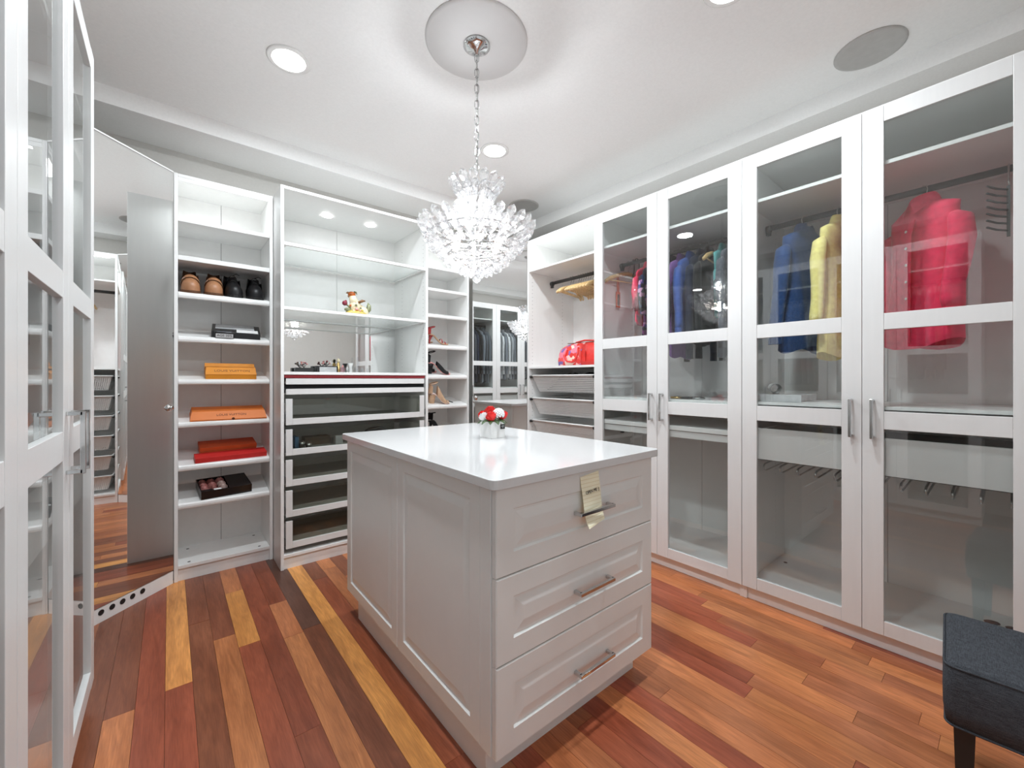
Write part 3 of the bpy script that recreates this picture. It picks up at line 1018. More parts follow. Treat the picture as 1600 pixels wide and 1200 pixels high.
def flat_shoe(name, label, cat, mat, inner, lace, group=None, L=0.275):
    """Toe at the origin, heel at +y, sole on z = 0."""
    t = thing(name, label, cat, (0, 0, 0), 0, group)
    out = [(0.0, .012), (.03, .030), (.10, .044), (.24, .050), (.40, .045), (.58, .037), (.78, .038), (.92, .033), (.98, .022), (1.0, .008)]
    q = MB()
    ol = [(w, s * L) for s, w in out] + [(-w, s * L) for s, w in reversed(out)]
    q.loft([[(x, y, z) for x, y in ol] for z in (0, 0.012)])
    q.build('sole', 'black' if lace else 'tandark', t)
    q = MB()
    rings = []
    for s, w, h in ((0.005, .014, .022), (.03, .029, .038), (.10, .042, .050), (.22, .047, .060), (.34, .044, .072), (.44, .041, .080), (.50, .039, .082)):
        rings.append([(w * math.cos(PI * k / 12), s * L, 0.0125 + h * max(0, math.sin(PI * k / 12)) ** 0.75) for k in range(13)])
    q.loft(rings, True, False, closed=False)
    q.build('vamp', mat, t, True)
    q = MB()
    rings = []
    for s, w, sg in [(.40, .044, 1), (.50, .041, 1), (.62, .037, 1), (.78, .038, 1), (.90, .034, 1), (.98, .018, 1), (1.0, .0, 1), (.98, .018, -1), (.90, .034, -1), (.78, .038, -1), (.62, .037, -1), (.50, .041, -1), (.40, .044, -1)]:
        rim = 0.098 + 0.012 * math.sin(s * 9)
        rings.append([(sg * w, s * L, 0.0125), (sg * w * 1.06, s * L * 1.005, 0.035), (sg * w * 0.98, s * L * 0.995, 0.055), (sg * w * 0.84, s * L * 0.985, rim)])
    q.loft(rings, False, False, closed=False)
    q.build('quarter', mat if lace else 'tandark', t, True)
    q = MB()
    inn = [(w * 0.88, s * L) for s, w in out[3:-1]] + [(-w * 0.88, s * L) for s, w in reversed(out[3:-1])]
    q.add([(x, y, 0.030) for x, y in inn], [tuple(range(len(inn)))])
    q.build('insole', inner, t)
    if lace:
        for i in range(4):
            y = L * (0.30 + 0.05 * i)
            z = 0.0145 + 0.070 + 0.008 * i
            q = MB(); q.tube([(-0.022, y, z - 0.010), (-0.01, y - 0.004, z + 0.003), (0.01, y + 0.004, z + 0.003), (0.022, y, z - 0.010)], 0.0022, 5); q.build('lace', 'black', t, True)
        q = MB(); q.tube([(0.0, L * .46, .112), (0.02, L * .44, .125), (0.035, L * .40, .118)], 0.002, 5); q.build('lace', 'black', t, True)
    else:
        q = MB()
        rr = []
        for s in (.20, .30):
            rr.append([(0.0495 * math.cos(PI * k / 12), s * L + (0.012 * (k / 12)), 0.0135 + (0.066 + (s - .2) * .14) * max(0, math.sin(PI * k / 12)) ** 0.75) for k in range(13)])
        q.loft(rr, False, False, closed=False)
        q.build('strap', mat, t, True)
        q = MB(); q.M = Matrix.Translation((-0.034, L * .25, 0.070)) @ Matrix.Rotation(R(-40), 4, 'Y')
        q.tube([(-.009, -.009, 0), (.009, -.009, 0), (.009, .009, 0), (-.009, .009, 0)], 0.002, 5, True)
        q.build('buckle', 'chrome', t)
    return t


s1 = flat_shoe('loafer', 'tan leather strapped slip-on shoe next to the side panel of the shelf', 'shoe', 'tan', 'tandark', False, 'tan slip-on shoes')
for s_ in (s1,):
    s_.scale = (1.0, 1.0, 1.16)
on_slope(s1, U1, 1.679, 0.080, 0.012, R(1))
s2 = copy_tree(s1, None, 'tan leather strapped slip-on shoe between its pair and the black lace-ups')
on_slope(s2, U1, 1.679, 0.188, 0.012, R(-3))
s3 = flat_shoe('lace_up_shoe', 'black lace-up shoe with a loose lace end beside the tan pair', 'shoe', 'blackleather', 'black', True, 'black lace-up shoes')
s3.scale = (1.0, 1.0, 1.16)
on_slope(s3, U1, 1.679, 0.300, 0.012, R(4))
s4 = copy_tree(s3, None, 'black lace-up shoe farthest from the tan pair')
on_slope(s4, U1, 1.679, 0.408, 0.012, R(-2))


def carton(name, label, w, d, h, mat, cat='box', lid=None, bevel=0.0012):
    """Front-left-bottom corner at the origin, front to -y."""
    t = thing(name, label, cat)
    q = MB(); q.box(0, w, 0, d, 0, h if lid is None else lid); q.build('base', mat, t, bevel=bevel)
    if lid is not None:
        q = MB(); q.box(-0.001, w + 0.001, -0.001, d + 0.001, lid + 0.0016, h); q.build('lid', mat, t, bevel=bevel)
        q = MB(); q.box(0.0006, w - 0.0006, 0.0006, d - 0.0006, lid, lid + 0.0016); q.build('lid_gap', 'brownprint', t)
    return t


t = thing('cosmetic_box', 'flat black cosmetics box with a silver top and a white card', 'box')
q = MB(); q.loft([[(x, 0, 0), (x, 0.19, 0), (x, 0.19, 0.066), (x, 0, 0.036)] for x in (0, 0.255)]); q.build('base', 'blackgloss', t, bevel=0.0012)
q = MB(); q.M = Matrix.Translation((0, 0, 0.036)) @ Matrix.Rotation(math.atan2(0.030, 0.19), 4, 'X'); q.box(0.018, 0.225, 0.075, 0.182, 0.0003, 0.0014); q.build('silver_panel', 'silver', t)
q = MB(); q.M = Matrix.Translation((0, 0, 0.036)) @ Matrix.Rotation(math.atan2(0.030, 0.19), 4, 'X'); q.box(0.128, 0.242, 0.004, 0.070, 0.0003, 0.0016); q.build('card', 'paper', t)
on_slope(t, U1, 1.423, 0.176, 0.028, R(-5))
t = thing('compact_case', 'small silver-labelled compact case in front of the flat black box', 'case')
q = MB()
q.loft([[(x, y, z) for x, y in [(0.05 + 0.05 * math.cos(a) * (abs(math.cos(a)) ** -0.5 if abs(math.cos(a)) > .01 else 1), 0.011 + 0.009 * math.sin(a) * (abs(math.sin(a)) ** -0.4 if abs(math.sin(a)) > .01 else 1)) for a in [2 * PI * k / 24 for k in range(24)]]] for z in (0, 0.038)])
q.build('body', 'blackgloss', t, bevel=0.002)
q = MB(); q.box(0.006, 0.094, 0.0006, 0.0016, 0.002, 0.027); q.build('label_plate', 'silver', t)
q = MB(); q.box(0.010, 0.090, 0.004, 0.018, 0.0382, 0.0392); q.build('top_plate', 'slate', t)
lettering("AGE 20'S", 0.019, 'ink', t, (0.05, 0.0, 0.0155), (PI / 2, 0, 0), sx=1.05)
on_slope(t, U1, 1.423, 0.190, 0.0035, R(-3))

t = thing('gift_box', 'ochre box with brown lettering on its sloping lid', 'box')
q = MB(); q.box(0, 0.262, 0, 0.19, 0, 0.029); q.build('base', 'ochre', t, bevel=0.0012)
q = MB(); q.loft([[(0.131 + k * w_, y, z) for y, z, w_ in ((-0.001, 0.0298, .132), (0.046, 0.066, .128), (0.189, 0.068, .128), (0.191, 0.0298, .132))] for k in (-1, 1)]); q.build('lid', 'ochre', t)
q = MB(); q.loft([[(x, 0.050, 0.0685), (x, 0.060, 0.0685), (x, 0.066, 0.087), (x, 0.058, 0.088)] for x in (-0.004, 0.254)]); q.build('back_flap', 'ochre', t)
lettering('LOUIS VUITTON', 0.022, 'brownprint', t, (0.135, 0.0220, 0.0482), (math.atan2(0.0362, 0.047), 0, 0), sx=1.15)
on_slope(t, U1, 1.169, 0.148, 0.020, R(-1))
t = thing('gift_box', 'wide flat orange box with brown lettering across its sloping lid', 'box')
q = MB(); q.box(0, 0.392, 0, 0.17, 0, 0.006); q.build('base', 'orange', t)
q = MB(); q.loft([[(0.196 + k * w_, y, z) for y, z, w_ in ((-0.001, 0.0068, .197), (0.048, 0.046, .188), (0.168, 0.046, .188), (0.171, 0.0068, .197))] for k in (-1, 1)]); q.build('lid', 'orange', t)
lettering('LOUIS VUITTON', 0.021, 'brownprint', t, (0.205, 0.0240, 0.0276), (math.atan2(0.0392, 0.049), 0, 0), sx=1.0)
q = MB(); q.M = Matrix.Translation((0.212, -0.0008, 0.008)) @ Matrix.Rotation(PI / 2, 4, 'X'); q.lathe([(0.008, 0), (0.008, 0.0008), (0.001, 0.001)], 12); q.build('thumb_notch', 'brownprint', t)
on_slope(t, U1, 0.919, 0.074, 0.012, R(-1))
t = carton('gift_box', 'deep orange lidded box standing behind the flat red box', 0.30, 0.14, 0.055, 'deeporange', lid=0.030)
on_slope(t, U1, 0.668, 0.126, 0.125, R(2))
t = carton('gift_box', 'long flat red box lying along the shelf front', 0.372, 0.095, 0.030, 'red')
on_slope(t, U1, 0.668, 0.098, 0.014, R(2))


def rose_mesh(r, seed, rows=((5, .55, .9), (5, .8, .6), (6, 1.0, .25))):
    rnd = random.Random(seed)
    q = MB()
    q.ball((0, 0, r * .35), r * .38, 6, (1, 1, 1.3))
    for n, rad, lift in rows:
        for k in range(n):
            a = 2 * PI * (k + rnd.random() * .4) / n
            g = []
            for i in range(4):
                v = i / 3
                rr = []
                for j in range(5):
                    u = (j - 2) / 2
                    aa = a + u * (3.4 / n)
                    rd = r * rad * (0.35 + 0.65 * math.sin(v * 1.75)) * (1 + .06 * u * u)
                    z = r * (-0.75 + v * (0.9 + lift * .75)) - r * .14 * u * u * v
                    rr.append((rd * math.cos(aa), rd * math.sin(aa), z))
                g.append(rr)
            q.loft(g, False, False, closed=False)
    return q.mesh('rose', True)


RM = [rose_mesh(0.024, i) for i in range(3)]
t = thing('flower_gift_box', 'black box of pale pink soap roses with a white tag', 'box')
q = MB(); q.box(0, 0.262, 0, 0.21, 0, 0.006); q.build('base', 'blackgloss', t)
for bx in ((0, 0.262, 0, 0.005), (0, 0.262, 0.205, 0.21), (0, 0.005, 0.0052, 0.2048), (0.257, 0.262, 0.0052, 0.2048)):
    q = MB(); q.box(*bx, 0.0062, 0.050); q.build('box_side', 'blackgloss', t)
q = MB(); q.box(0.145, 0.2565, 0.0055, 0.2045, 0.044, 0.049); q.build('lid', 'blackgloss', t)
q = MB(); q.box(0.0055, 0.06, 0.0055, 0.035, 0.040, 0.048); q.build('label_strip', 'blackgloss', t)
q = MB(); q.box(0.066, 0.104, 0.010, 0.035, 0.038, 0.0465); q.build('tag', 'paper', t)
k = 0
for yy in (0.062, 0.115, 0.170):
    for xx in (0.027, 0.071, 0.118):
        m_ = ['softpink', 'dustypink', 'creampetal', 'softpink', 'softpink', 'creampetal', 'dustypink', 'dustypink', 'softpink'][k]
        o = link('rose', RM[k % 3].copy(), m_, t)
        o.location = (xx, yy, 0.034); o.rotation_euler = (0, 0, k); k += 1
on_slope(t, U1, 0.447, 0.126, 0.012, R(5))


# ------------------------------------------------------------------ sandals
def sandal(label, mat, L, hh, straps, solemat='nude', counter=0.0, group=None, name='sandal', block=False, shell=()):
    """Heel at -x, toe at +x, ground at z = 0."""
    t = thing(name, label, 'shoe', group=group)
    st = [(0, hh, .026), (.12, hh + .004, .030), (.25, hh * .93, .028), (.42, hh * .58, .025), (.58, hh * .22 + .004, .032), (.72, .010, .040), (.86, .009, .037), (.96, .010, .024), (1.0, .011, .008)]
    rings = []
    for s, z, w in st:
        x = (s - .5) * L
        rings.append([(x, -w, z), (x, -w * .7, z + .001), (x, w * .7, z + .001), (x, w, z), (x, w * .8, z - .008), (x, -w * .8, z - .008)])
    q = MB(); q.loft(rings); q.build('sole', solemat, t, True)
    q = MB()
    r1 = .026 if block else .020
    r0 = .022 if block else .006
    xx = -.44 * L
    q.loft([[(xx + (r * 1.1) * math.cos(2 * PI * k / 10) + dx, r * math.sin(2 * PI * k / 10), z) for k in range(10)] for r, z, dx in ((r0, 0, .004), (r0 * 1.05, hh * .3, .003), ((r0 + r1) / 2, hh * .7, .006), (r1, hh - .006, .012))])
    q.build('heel', mat, t, True)

    def zat(s):
        for i in range(len(st) - 1):
            if st[i][0] <= s <= st[i + 1][0]:
                f = (s - st[i][0]) / (st[i + 1][0] - st[i][0])
                return st[i][1] + f * (st[i + 1][1] - st[i][1]), st[i][2] + f * (st[i + 1][2] - st[i][2])
        return st[-1][1], st[-1][2]
    for s, h, wd in straps:
        z, w = zat(s)
        x = (s - .5) * L
        g = []
        for dx in (-wd / 2, wd / 2):
            g.append([(x + dx, w * 1.02 * math.cos(PI * k / 10), z - .002 + h * math.sin(PI * k / 10)) for k in range(11)])
        q = MB(); q.loft(g, False, False, closed=False)
        q.build('strap', mat, t, True)
    if shell:
        g = []
        for s, h in shell:
            z, w = zat(s)
            g.append([((s - .5) * L, w * 1.03 * math.cos(PI * k / 12), z - .003 + h * max(0, math.sin(PI * k / 12)) ** .7) for k in range(13)])
        q = MB(); q.loft(g, False, False, closed=False); q.build('upper', mat, t, True)
    z, w = zat(.05)
    pts = []
    for k in range(13):
        a = 2 * PI * k / 13
        pts.append((-.42 * L + .034 * math.cos(a), .027 * math.sin(a), hh + .058 + counter + .012 * math.cos(a)))
    q = MB(); q.tube(pts, .0045, 6, True); q.build('ankle_strap', mat, t, True)
    g = []
    for a in range(-5, 6):
        an = PI + a * .28
        g.append([(-.42 * L + .036 * math.cos(an), .029 * math.sin(an), hh + .001), (-.42 * L + .038 * math.cos(an), .030 * math.sin(an), hh + .03), (-.42 * L + .033 * math.cos(an), .027 * math.sin(an), hh + .058 + counter * (1 - abs(a) / 6))])
    q = MB(); q.loft(g, False, False, closed=False); q.build('heel_counter', mat, t, True)
    return t


U3x = U3[0]
t = sandal('red strappy heeled sandal with its toe to the open shelf', 'darkred', .185, .080, ((.78, .020, .012), (.62, .032, .010)), 'nude', group='red heeled sandals')
on_slope(t, U3, 1.456, 0.245, 0.10, R(-8))
t2 = copy_tree(t, None, 'red strappy heeled sandal half hidden by the display cabinet side')
on_slope(t2, U3, 1.456, 0.140, 0.19, R(-8))
t = sandal('black slingback shoe with a pink toe band, on the shelf under the red sandals', 'blackleather', .20, .095, ((.86, .022, .012),), 'softpink', .030, shell=((.84, .024), (.74, .036), (.62, .050), (.48, .052), (.36, .046)), group='black slingback shoes', block=True)
on_slope(t, U3, 1.204, 0.235, 0.07, R(-14))
t2 = copy_tree(t, None, 'black slingback shoe next to the side panel, under the red sandals')
on_slope(t2, U3, 1.204, 0.160, 0.175, R(-14))
t = sandal('nude suede high-heeled sandal beside a thin black stick', 'nude', .17, .085, ((.88, .022, .012),), 'creampetal', .028, shell=((.80, .026), (.68, .046), (.55, .064), (.42, .080), (.30, .088)), group='nude suede sandals', block=True)
on_slope(t, U3, 0.954, 0.240, 0.06, R(-16))
t2 = copy_tree(t, None, 'nude suede high-heeled sandal half behind the display cabinet')
on_slope(t2, U3, 0.954, 0.160, 0.17, R(-16))
t = sandal('black heeled pump just above the worktop line', 'blackleather', .19, .080, ((.78, .03, .04), (.62, .04, .02)), 'blackleather', .01, 'black pumps')
on_slope(t, U3, 0.704, 0.225, 0.08, R(-70))
t2 = copy_tree(t, None, 'black heeled pump beside the display cabinet side, just above the worktop line')
on_slope(t2, U3, 0.704, 0.125, 0.08, R(-70))
t = thing('shoe_horn', 'thin black stick lying on the shelf of nude sandals', 'stick')
q = MB(); q.tube([(0, 0, .004), (.03, -.11, .004), (.036, -.13, .004)], .0035, 6); q.build('shaft', 'black', t, True)
on_slope(t, U3, 0.954, 0.335, 0.19, 0)

# ------------------------------------------------------------------ figurine and ornaments in the display cabinet
t = thing('ceramic_figurine', 'colourful ceramic bird figurine with an orange head on a glass shelf', 'figurine', (1.048, 3.05, 1.6224), R(4))
t.scale = (1.22, 1.22, 1.22)
q = MB(); q.ball((0, 0, .0222), .060, 12, (1.08, .7, .36)); q.build('base', 'yellowglaze', t, True)
rf = random.Random(2)
for k in range(11):
    a = rf.uniform(PI, 2 * PI); e = rf.uniform(.1, 1.0)
    q = MB(); q.ball((.052 * math.cos(a) * math.cos(e * .9), .036 * math.sin(a), .022 + .05 * e), rf.uniform(.006, .010), 5, (1, .8, .9)); q.build('applied_flower', ['cream', 'orangeglaze', 'yellowglaze', 'greenglaze', 'softpink'][k % 5], t, True)
q = MB(); q.ball((.034, .005, .038), .044, 10, (1.05, .7, .78)); q.ball((-.005, 0, .065), .038, 10, (.9, .8, 1.15)); q.build('body', 'cream', t, True)
q = MB(); q.tube([(-.008, 0, .08), (-.018, 0, .105), (-.022, 0, .125)], [.028, .022, .018], 10); q.build('neck', 'cream', t, True)
q = MB(); q.ball((-.026, 0, .135), .019, 8, (1.25, .9, .85)); q.build('head', 'orangeglaze', t, True)
q = MB(); q.tube([(-.040, 0, .138), (-.052, 0, .141), (-.060, 0, .136)], [.010, .006, .001], 8); q.tube([(-.038, 0, .128), (-.046, 0, .120), (-.045, 0, .112)], [.007, .005, .001], 8); q.build('beak', 'brownglaze', t, True)
q = MB(); q.tube([(-.012, 0, .150), (.0, 0, .149), (.006, 0, .136)], [.006, .006, .001], 8); q.build('crest', 'greenglaze', t, True)
for sg in (-1, 1):
    q = MB(); q.tube([(.005, sg * .022, .085), (.026, sg * .026, .098), (.042, sg * .022, .100), (.050, sg * .018, .098)], [.012, .014, .008, .001], 8, sy=.6); q.build('wing', 'brownglaze', t, True)
q = MB(); q.tube([(.062, 0, .035), (.078, 0, .055), (.080, 0, .080), (.074, 0, .098)], [.012, .016, .013, .001], 8); q.build('tail', 'greenglaze', t, True)
q = MB(); q.tube([(-.03, -.005, .05), (-.05, -.008, .062), (-.062, -.008, .070)], .005, 6); q.build('stem', 'greenglaze', t, True)
q = MB(); q.ball((-.070, -.008, .076), .015, 7); q.ball((-.064, -.008, .088), .007, 6); q.build('red_flower', 'maroon', t, True)
q = MB(); q.ball((-.055, -.01, .040), .014, 7, (1.4, .7, .8)); q.build('leaf', 'greenglaze', t, True)
q = MB(); q.ball((-.066, -.012, .007), .007, 6, (1.6, 1, .8)); q.build('pebble', 'charcoal', t, True)

for i, (x0, x1, h, lab, silver) in enumerate(((0.709, 0.832, 0.038, 'black display block topped with small porcelain flowers', False), (0.851, 1.002, 0.054, 'black display block with a silver plate, topped with flowers', True))):
    t = thing('flower_ornament', lab, 'ornament', (x0, 3.325, 1.2196))
    w = x1 - x0
    q = MB(); q.box(0, w, 0, 0.06, 0, h); q.build('block', 'black', t, bevel=.0015)
    if silver:
        q = MB(); q.box(.02, w - .008, -.0012, -.0001, .006, h - .008); q.build('plate', 'silver', t)
    rr = random.Random(i + 3)
    for k in range(9):
        a = rr.uniform(-1, 1)
        px, pz = w * .5 + a * w * .26, h + .018 + rr.uniform(0, .030) * (1 - abs(a) * .4)
        py = .03 + rr.uniform(-.015, .015)
        q = MB(); q.tube([(w * .5, .03, h), ((px + w * .5) / 2, py, (h + pz) / 2), (px, py, pz)], .0012, 5); q.build('stem', 'black', t, True)
        q = MB(); q.ball((px, py, pz), .0075, 5, (1.1, 1, .8)); q.build('flower', ['softpink', 'maroon', 'whitepetal', 'dustypink', 'softpink', 'cream'][k % 6], t, True)


def turned(name, label, cat, loc, prof, mat, part='body', extra=()):
    t = thing(name, label, cat, loc)
    q = MB(); q.lathe(prof, 20); q.build(part, mat, t, True)
    for pn, pp, pmn in extra:
        q = MB(); q.lathe(pp, 16); q.build(pn, pmn, t, True)
    return t


turned('perfume_bottle', 'slim pale gold perfume bottle with a domed cap, between the black blocks and pink bottle', 'bottle', (1.018, 3.36, 1.2196), [(.013, 0), (.014, .01), (.013, .075), (.006, .082), (.006, .086)], 'gold', extra=(('cap', [(.008, .0862), (.012, .092), (.012, .105), (.006, .114), (.001, .116)], 'cream'),))
t = thing('perfume_bottle', 'square pink glass perfume bottle', 'bottle', (1.022, 3.31, 1.2196))
q = MB(); q.box(0, .032, 0, .02, 0, .045); q.build('body', 'pinkclear', t, bevel=.003)
q = MB(); q.box(.010, .022, .005, .015, .0452, .062); q.build('cap', 'softpink', t, bevel=.002)
turned('trinket', 'small dark metal goblet ornament beside the white vase', 'ornament', (1.072, 3.32, 1.2196), [(.010, 0), (.011, .003), (.003, .008), (.003, .014), (.012, .022), (.013, .034), (.008, .042), (.004, .046), (.007, .050), (.001, .054)], 'nickel')
turned('bud_vase', 'small flared white ceramic vase', 'vase', (1.105, 3.345, 1.2196), [(.012, 0), (.016, .006), (.014, .03), (.013, .05), (.022, .080), (.020, .080), (.011, .05), (.001, .048)], 'ceramic')
turned('decanter', 'clear glass decanter with a tall pointed stopper', 'bottle', (1.165, 3.345, 1.2196), [(.026, 0), (.034, .012), (.032, .040), (.014, .060), (.010, .075), (.013, .082), (.001, .082)], 'clear', extra=(('stopper', [(.008, .0825), (.011, .090), (.006, .11), (.008, .122), (.001, .135)], 'clear'),))
t = thing('square_dish', 'clear square glass dish holder beside the decanter', 'dish', (1.205, 3.33, 1.2196))
q = MB(); q.box(0, .035, 0, .03, 0, .004); q.box(0, .002, 0, .03, .0042, .04); q.box(.033, .035, 0, .03, .0042, .04); q.build('body', 'clear', t)

# contents of the second glass drawer
zd = 0.7236
t = carton('small_box', 'narrow blue box standing in a glass-front drawer', .022, .10, .075, 'blue'); t.location = (0.625, 2.95, zd)
t = carton('jewellery_box', 'brown wooden jewellery box in a glass-front drawer', .16, .10, .055, 'woodbox', lid=.038); t.location = (0.71, 3.05, zd)
for i, (x, z_) in enumerate(((0.66, .052), (0.70, .040))):
    t = thing('wrist_watch', ('silver wrist watch on a black cushion beside the blue box', 'silver wrist watch on a black cushion beside the brown wooden box')[i], 'watch', (x, 2.93, zd))
    q = MB(); q.box(-.014, .014, -.02, .02, 0, z_ - .012); q.build('cushion', 'black', t, bevel=.005)
    q = MB(); q.M = Matrix.Translation((0, -.012, z_ - .012)) @ Matrix.Rotation(R(50), 4, 'X'); q.lathe([(.015, 0), (.016, .003), (.014, .007), (.001, .007)], 18); q.build('dial_case', 'nickel', t, True)
t = carton('card_box', 'pale grey card box in a glass-front drawer', .05, .05, .06, 'silver'); t.location = (0.885, 2.98, zd)
t = thing('pouch', 'dark oval pouch in a glass-front drawer behind the worktop corner', 'pouch', (1.215, 3.10, zd))
q = MB(); q.ball((0, 0, .045), .09, 10, (1.05, .6, .5)); q.build('body', 'charcoal', t, True)
q = MB(); q.tube([(-.07, -.03, .07), (0, -.045, .082), (.07, -.03, .07)], .003, 6); q.build('zip', 'nickel', t, True)


# ------------------------------------------------------------------ hangers and clothes
def hanger(label, mat, wood=True, group=None):
    """Origin at the rail's axis; shoulders along x."""
    t = thing('coat_hanger', label, 'hanger', group=group)
    q = MB()
    pts = [(0, 0, -.078 if wood else -.084), (0, 0, -.045), (.002, 0, -.034), (.016, 0, -.020), (.0205, 0, -.002), (.015, 0, .0135), (.0, 0, .0195), (-.015, 0, .0135), (-.020, 0, .002)]
    q.tube(pts, .0020, 6); q.build('hook', 'chrome' if wood else 'nickel', t, True)
    q = MB()
    k_ = 1.0 if wood else 0.56
    arm = [(-.215, 0.012, -.150), (-.17, 0.006, -.122), (-.10, 0, -.095), (-.03, 0, -.078), (0, 0, -.074), (.03, 0, -.078), (.10, 0, -.095), (.17, .006, -.122), (.215, .012, -.150)]
    arm = [(x * k_, y if wood else 0.0, (z if wood else z - .012)) for x, y, z in arm]
    q.tube(arm, [.010, .013, .012, .011, .012, .011, .012, .013, .010] if wood else [.004, .005, .005, .005, .006, .005, .005, .005, .004], 8, sx=0.75, sy=1.2); q.build('shoulder', mat, t, True)
    q = MB(); q.tube([(-.185, .008, -.137), (.185, .008, -.137)] if wood else [(-.10, 0, -.125), (0, 0, -.155), (.10, 0, -.125)], .005 if wood else .003, 6); q.build('bar', mat, t, True)
    return t


def garment(name, label, cat, loc, rz, mat, L=.68, W=.195, D=.075, sleeve=.56, collar=True, buttons=0, seed=0, inner=None, group=None, flare=1.0, open_neck=0.0):
    """Shirt, jacket or dress hanging from shoulders at z = -.08 under the rail (origin)."""
    t = thing(name, label, cat, loc, rz, group)
    rnd = random.Random(seed)
    ph = [rnd.uniform(0, 6.28) for _ in range(6)]
    n = 28
    dn = min(1.0, .35 + D * 9)
    prof = [(.055, .045 * dn, -.058), (.068, .050 * dn, -.080), (.11, .048 * dn, -.096), (.16, .048 * dn, -.118), (W - .012, min(.05, D * .8 + .01), -.142), (W - .006, D * .80, -.19), (W - .020, D * .95, -.27), (W - .026, D * 1.05, -.38), (W - .018, D * 1.2, -.5), (W * flare, D * 1.35, -.06 - L + .06), (W * flare, D * 1.4, -.06 - L)]
    rings = []
    for i, (a, bb, z) in enumerate(prof):
        g = i / (len(prof) - 1)
        ring = []
        for k in range(n):
            th = 2 * PI * k / n
            ca, sa = math.cos(th), math.sin(th)
            fold = 1 + g * (.16 * math.sin(3 * th + ph[0] + z * 3) + .11 * math.sin(7 * th + ph[1] + z * 6) + .05 * math.sin(11 * th + ph[2]))
            x = a * (abs(ca) ** .8) * (1 if ca >= 0 else -1)
            y = bb * (abs(sa) ** .75) * (1 if sa >= 0 else -1) * fold
            zz = z + (g > .85) * .020 * math.cos(2 * th + ph[3])
            ring.append((x, y, zz))
        rings.append(ring)
    q = MB(); q.loft(rings, False, False); q.build('body', mat, t, True)
    for sg in (-1, 1):
        if sleeve:
            zr = [0, .05, .14, .26, .38, .48, sleeve]
            sp = [(sg * (W - .028), 0, -.160), (sg * (W + .004), -.004, -.192), (sg * (W + .022), -.012, -.28), (sg * (W + .018), -.022, -.40), (sg * (W + .012), -.032, -.135 - sleeve * .75), (sg * (W + .010), -.038, -.135 - sleeve * .92), (sg * (W + .012), -.038, -.135 - sleeve)]
            sp = [(x + .008 * math.sin(ph[4] + 9 * z), (y + .010 * math.sin(ph[5] + 11 * z)) * min(1, D * 14), z) for x, y, z in sp]
            q = MB(); q.tube(sp, [.016, .052, .056, .050, .047, .050, .046], 12, sx=min(1.15, .25 + D * 11), sy=.50); q.build('sleeve', mat, t, True)
            if sleeve > .4:
                q = MB(); q.tube([sp[-1], (sp[-1][0], sp[-1][1], sp[-1][2] - .055)], [.047, .049], 12, sx=min(1.15, .25 + D * 11), sy=.55); q.build('cuff', mat, t)
    if collar:
        g = []
        for r_, z in ((.050, -.038), (.060, -.050), (.078, -.085)):
            g.append([(r_ * math.sin(a) * 1.05, -r_ * .85 * min(1.0, .25 + D * 8) * math.cos(a) * (1.0 if abs(a) > .4 else .9), z - .030 * (1 - abs(a) / PI) * (z < -.06)) for a in [(-PI + .35) + k * (2 * PI - .7) / 16 for k in range(17)]])
        g = [[(x, -y, z) for x, y, z in ring] for ring in g]
        g = [[(x, -y, z) for x, y, z in ring] for ring in g]
        q = MB(); q.loft(g, False, False, closed=False)
        yf = -.066 * min(1.0, .25 + D * 8)
        if D > .03:
            for sg in (-1, 1):
                q.add([(sg * .004, yf - .012, -.074), (sg * .052, yf + .020, -.066), (sg * .060, yf + .006, -.104), (sg * .030, yf - .018, -.128)], [(0, 1, 2, 3)])
        q.build('collar', mat, t, True)
    if inner:
        q = MB(); q.loft([[(a * .8 * math.cos(2 * PI * k / 12), bb * .7 * min(1, D * 16) * math.sin(2 * PI * k / 12), z) for k in range(12)] for a, bb, z in ((.05, .04, -.06), (.10, .05, -.13), (.16, .05, -.3), (.17, .06, -.5))]); q.build('lining', inner, t, True)
    if buttons:
        q = MB(); q.loft([[(x, -yy, z) for x in (-.016, .016)] + [(x, -yy - .004, z) for x in (.016, -.016)] for yy, z in ((D * .80, -.15), (D * 1.10, -.22), (D * 1.16, -.38), (D * 1.22, -.06 - L + .01))]); q.build('placket', mat, t)
        for i in range(buttons):
            z = -.20 - i * (L - .2) / buttons
            q = MB(); q.M = Matrix.Translation((0, -D * 1.18 - .006, z)) @ Matrix.Rotation(PI / 2, 4, 'X'); q.lathe([(.0058, 0), (.006, .002), (.001, .003)], 10); q.build('button', 'whitepetal', t)
    return t


RX, RZ_ = XF + 0.2755, 2.038
hw = hanger('empty wooden hanger, first along the rail counted from the corner mirror', 'beech', True, 'wooden hangers in the open cabinet')
hw.location = (RX, 2.425, 2.035); hw.rotation_euler = (0, 0, R(14))
ORD = ['first', 'second', 'third', 'fourth', 'fifth', 'sixth', 'seventh', 'eighth', 'ninth', 'tenth', 'eleventh', 'twelfth']
for i, y in enumerate((2.398, 2.335, 2.31, 2.285, 2.26, 2.235, 2.21, 2.18, 2.15, 2.12)):
    copy_tree(hw, None, 'empty wooden hanger, %s along the rail counted from the corner mirror' % ORD[i + 1], (RX, y, 2.035), R(14))
hb = hanger('black hanger carrying a garment behind the wardrobe glass', 'black', False, 'black hangers inside the glazed wardrobes')
first = [True]


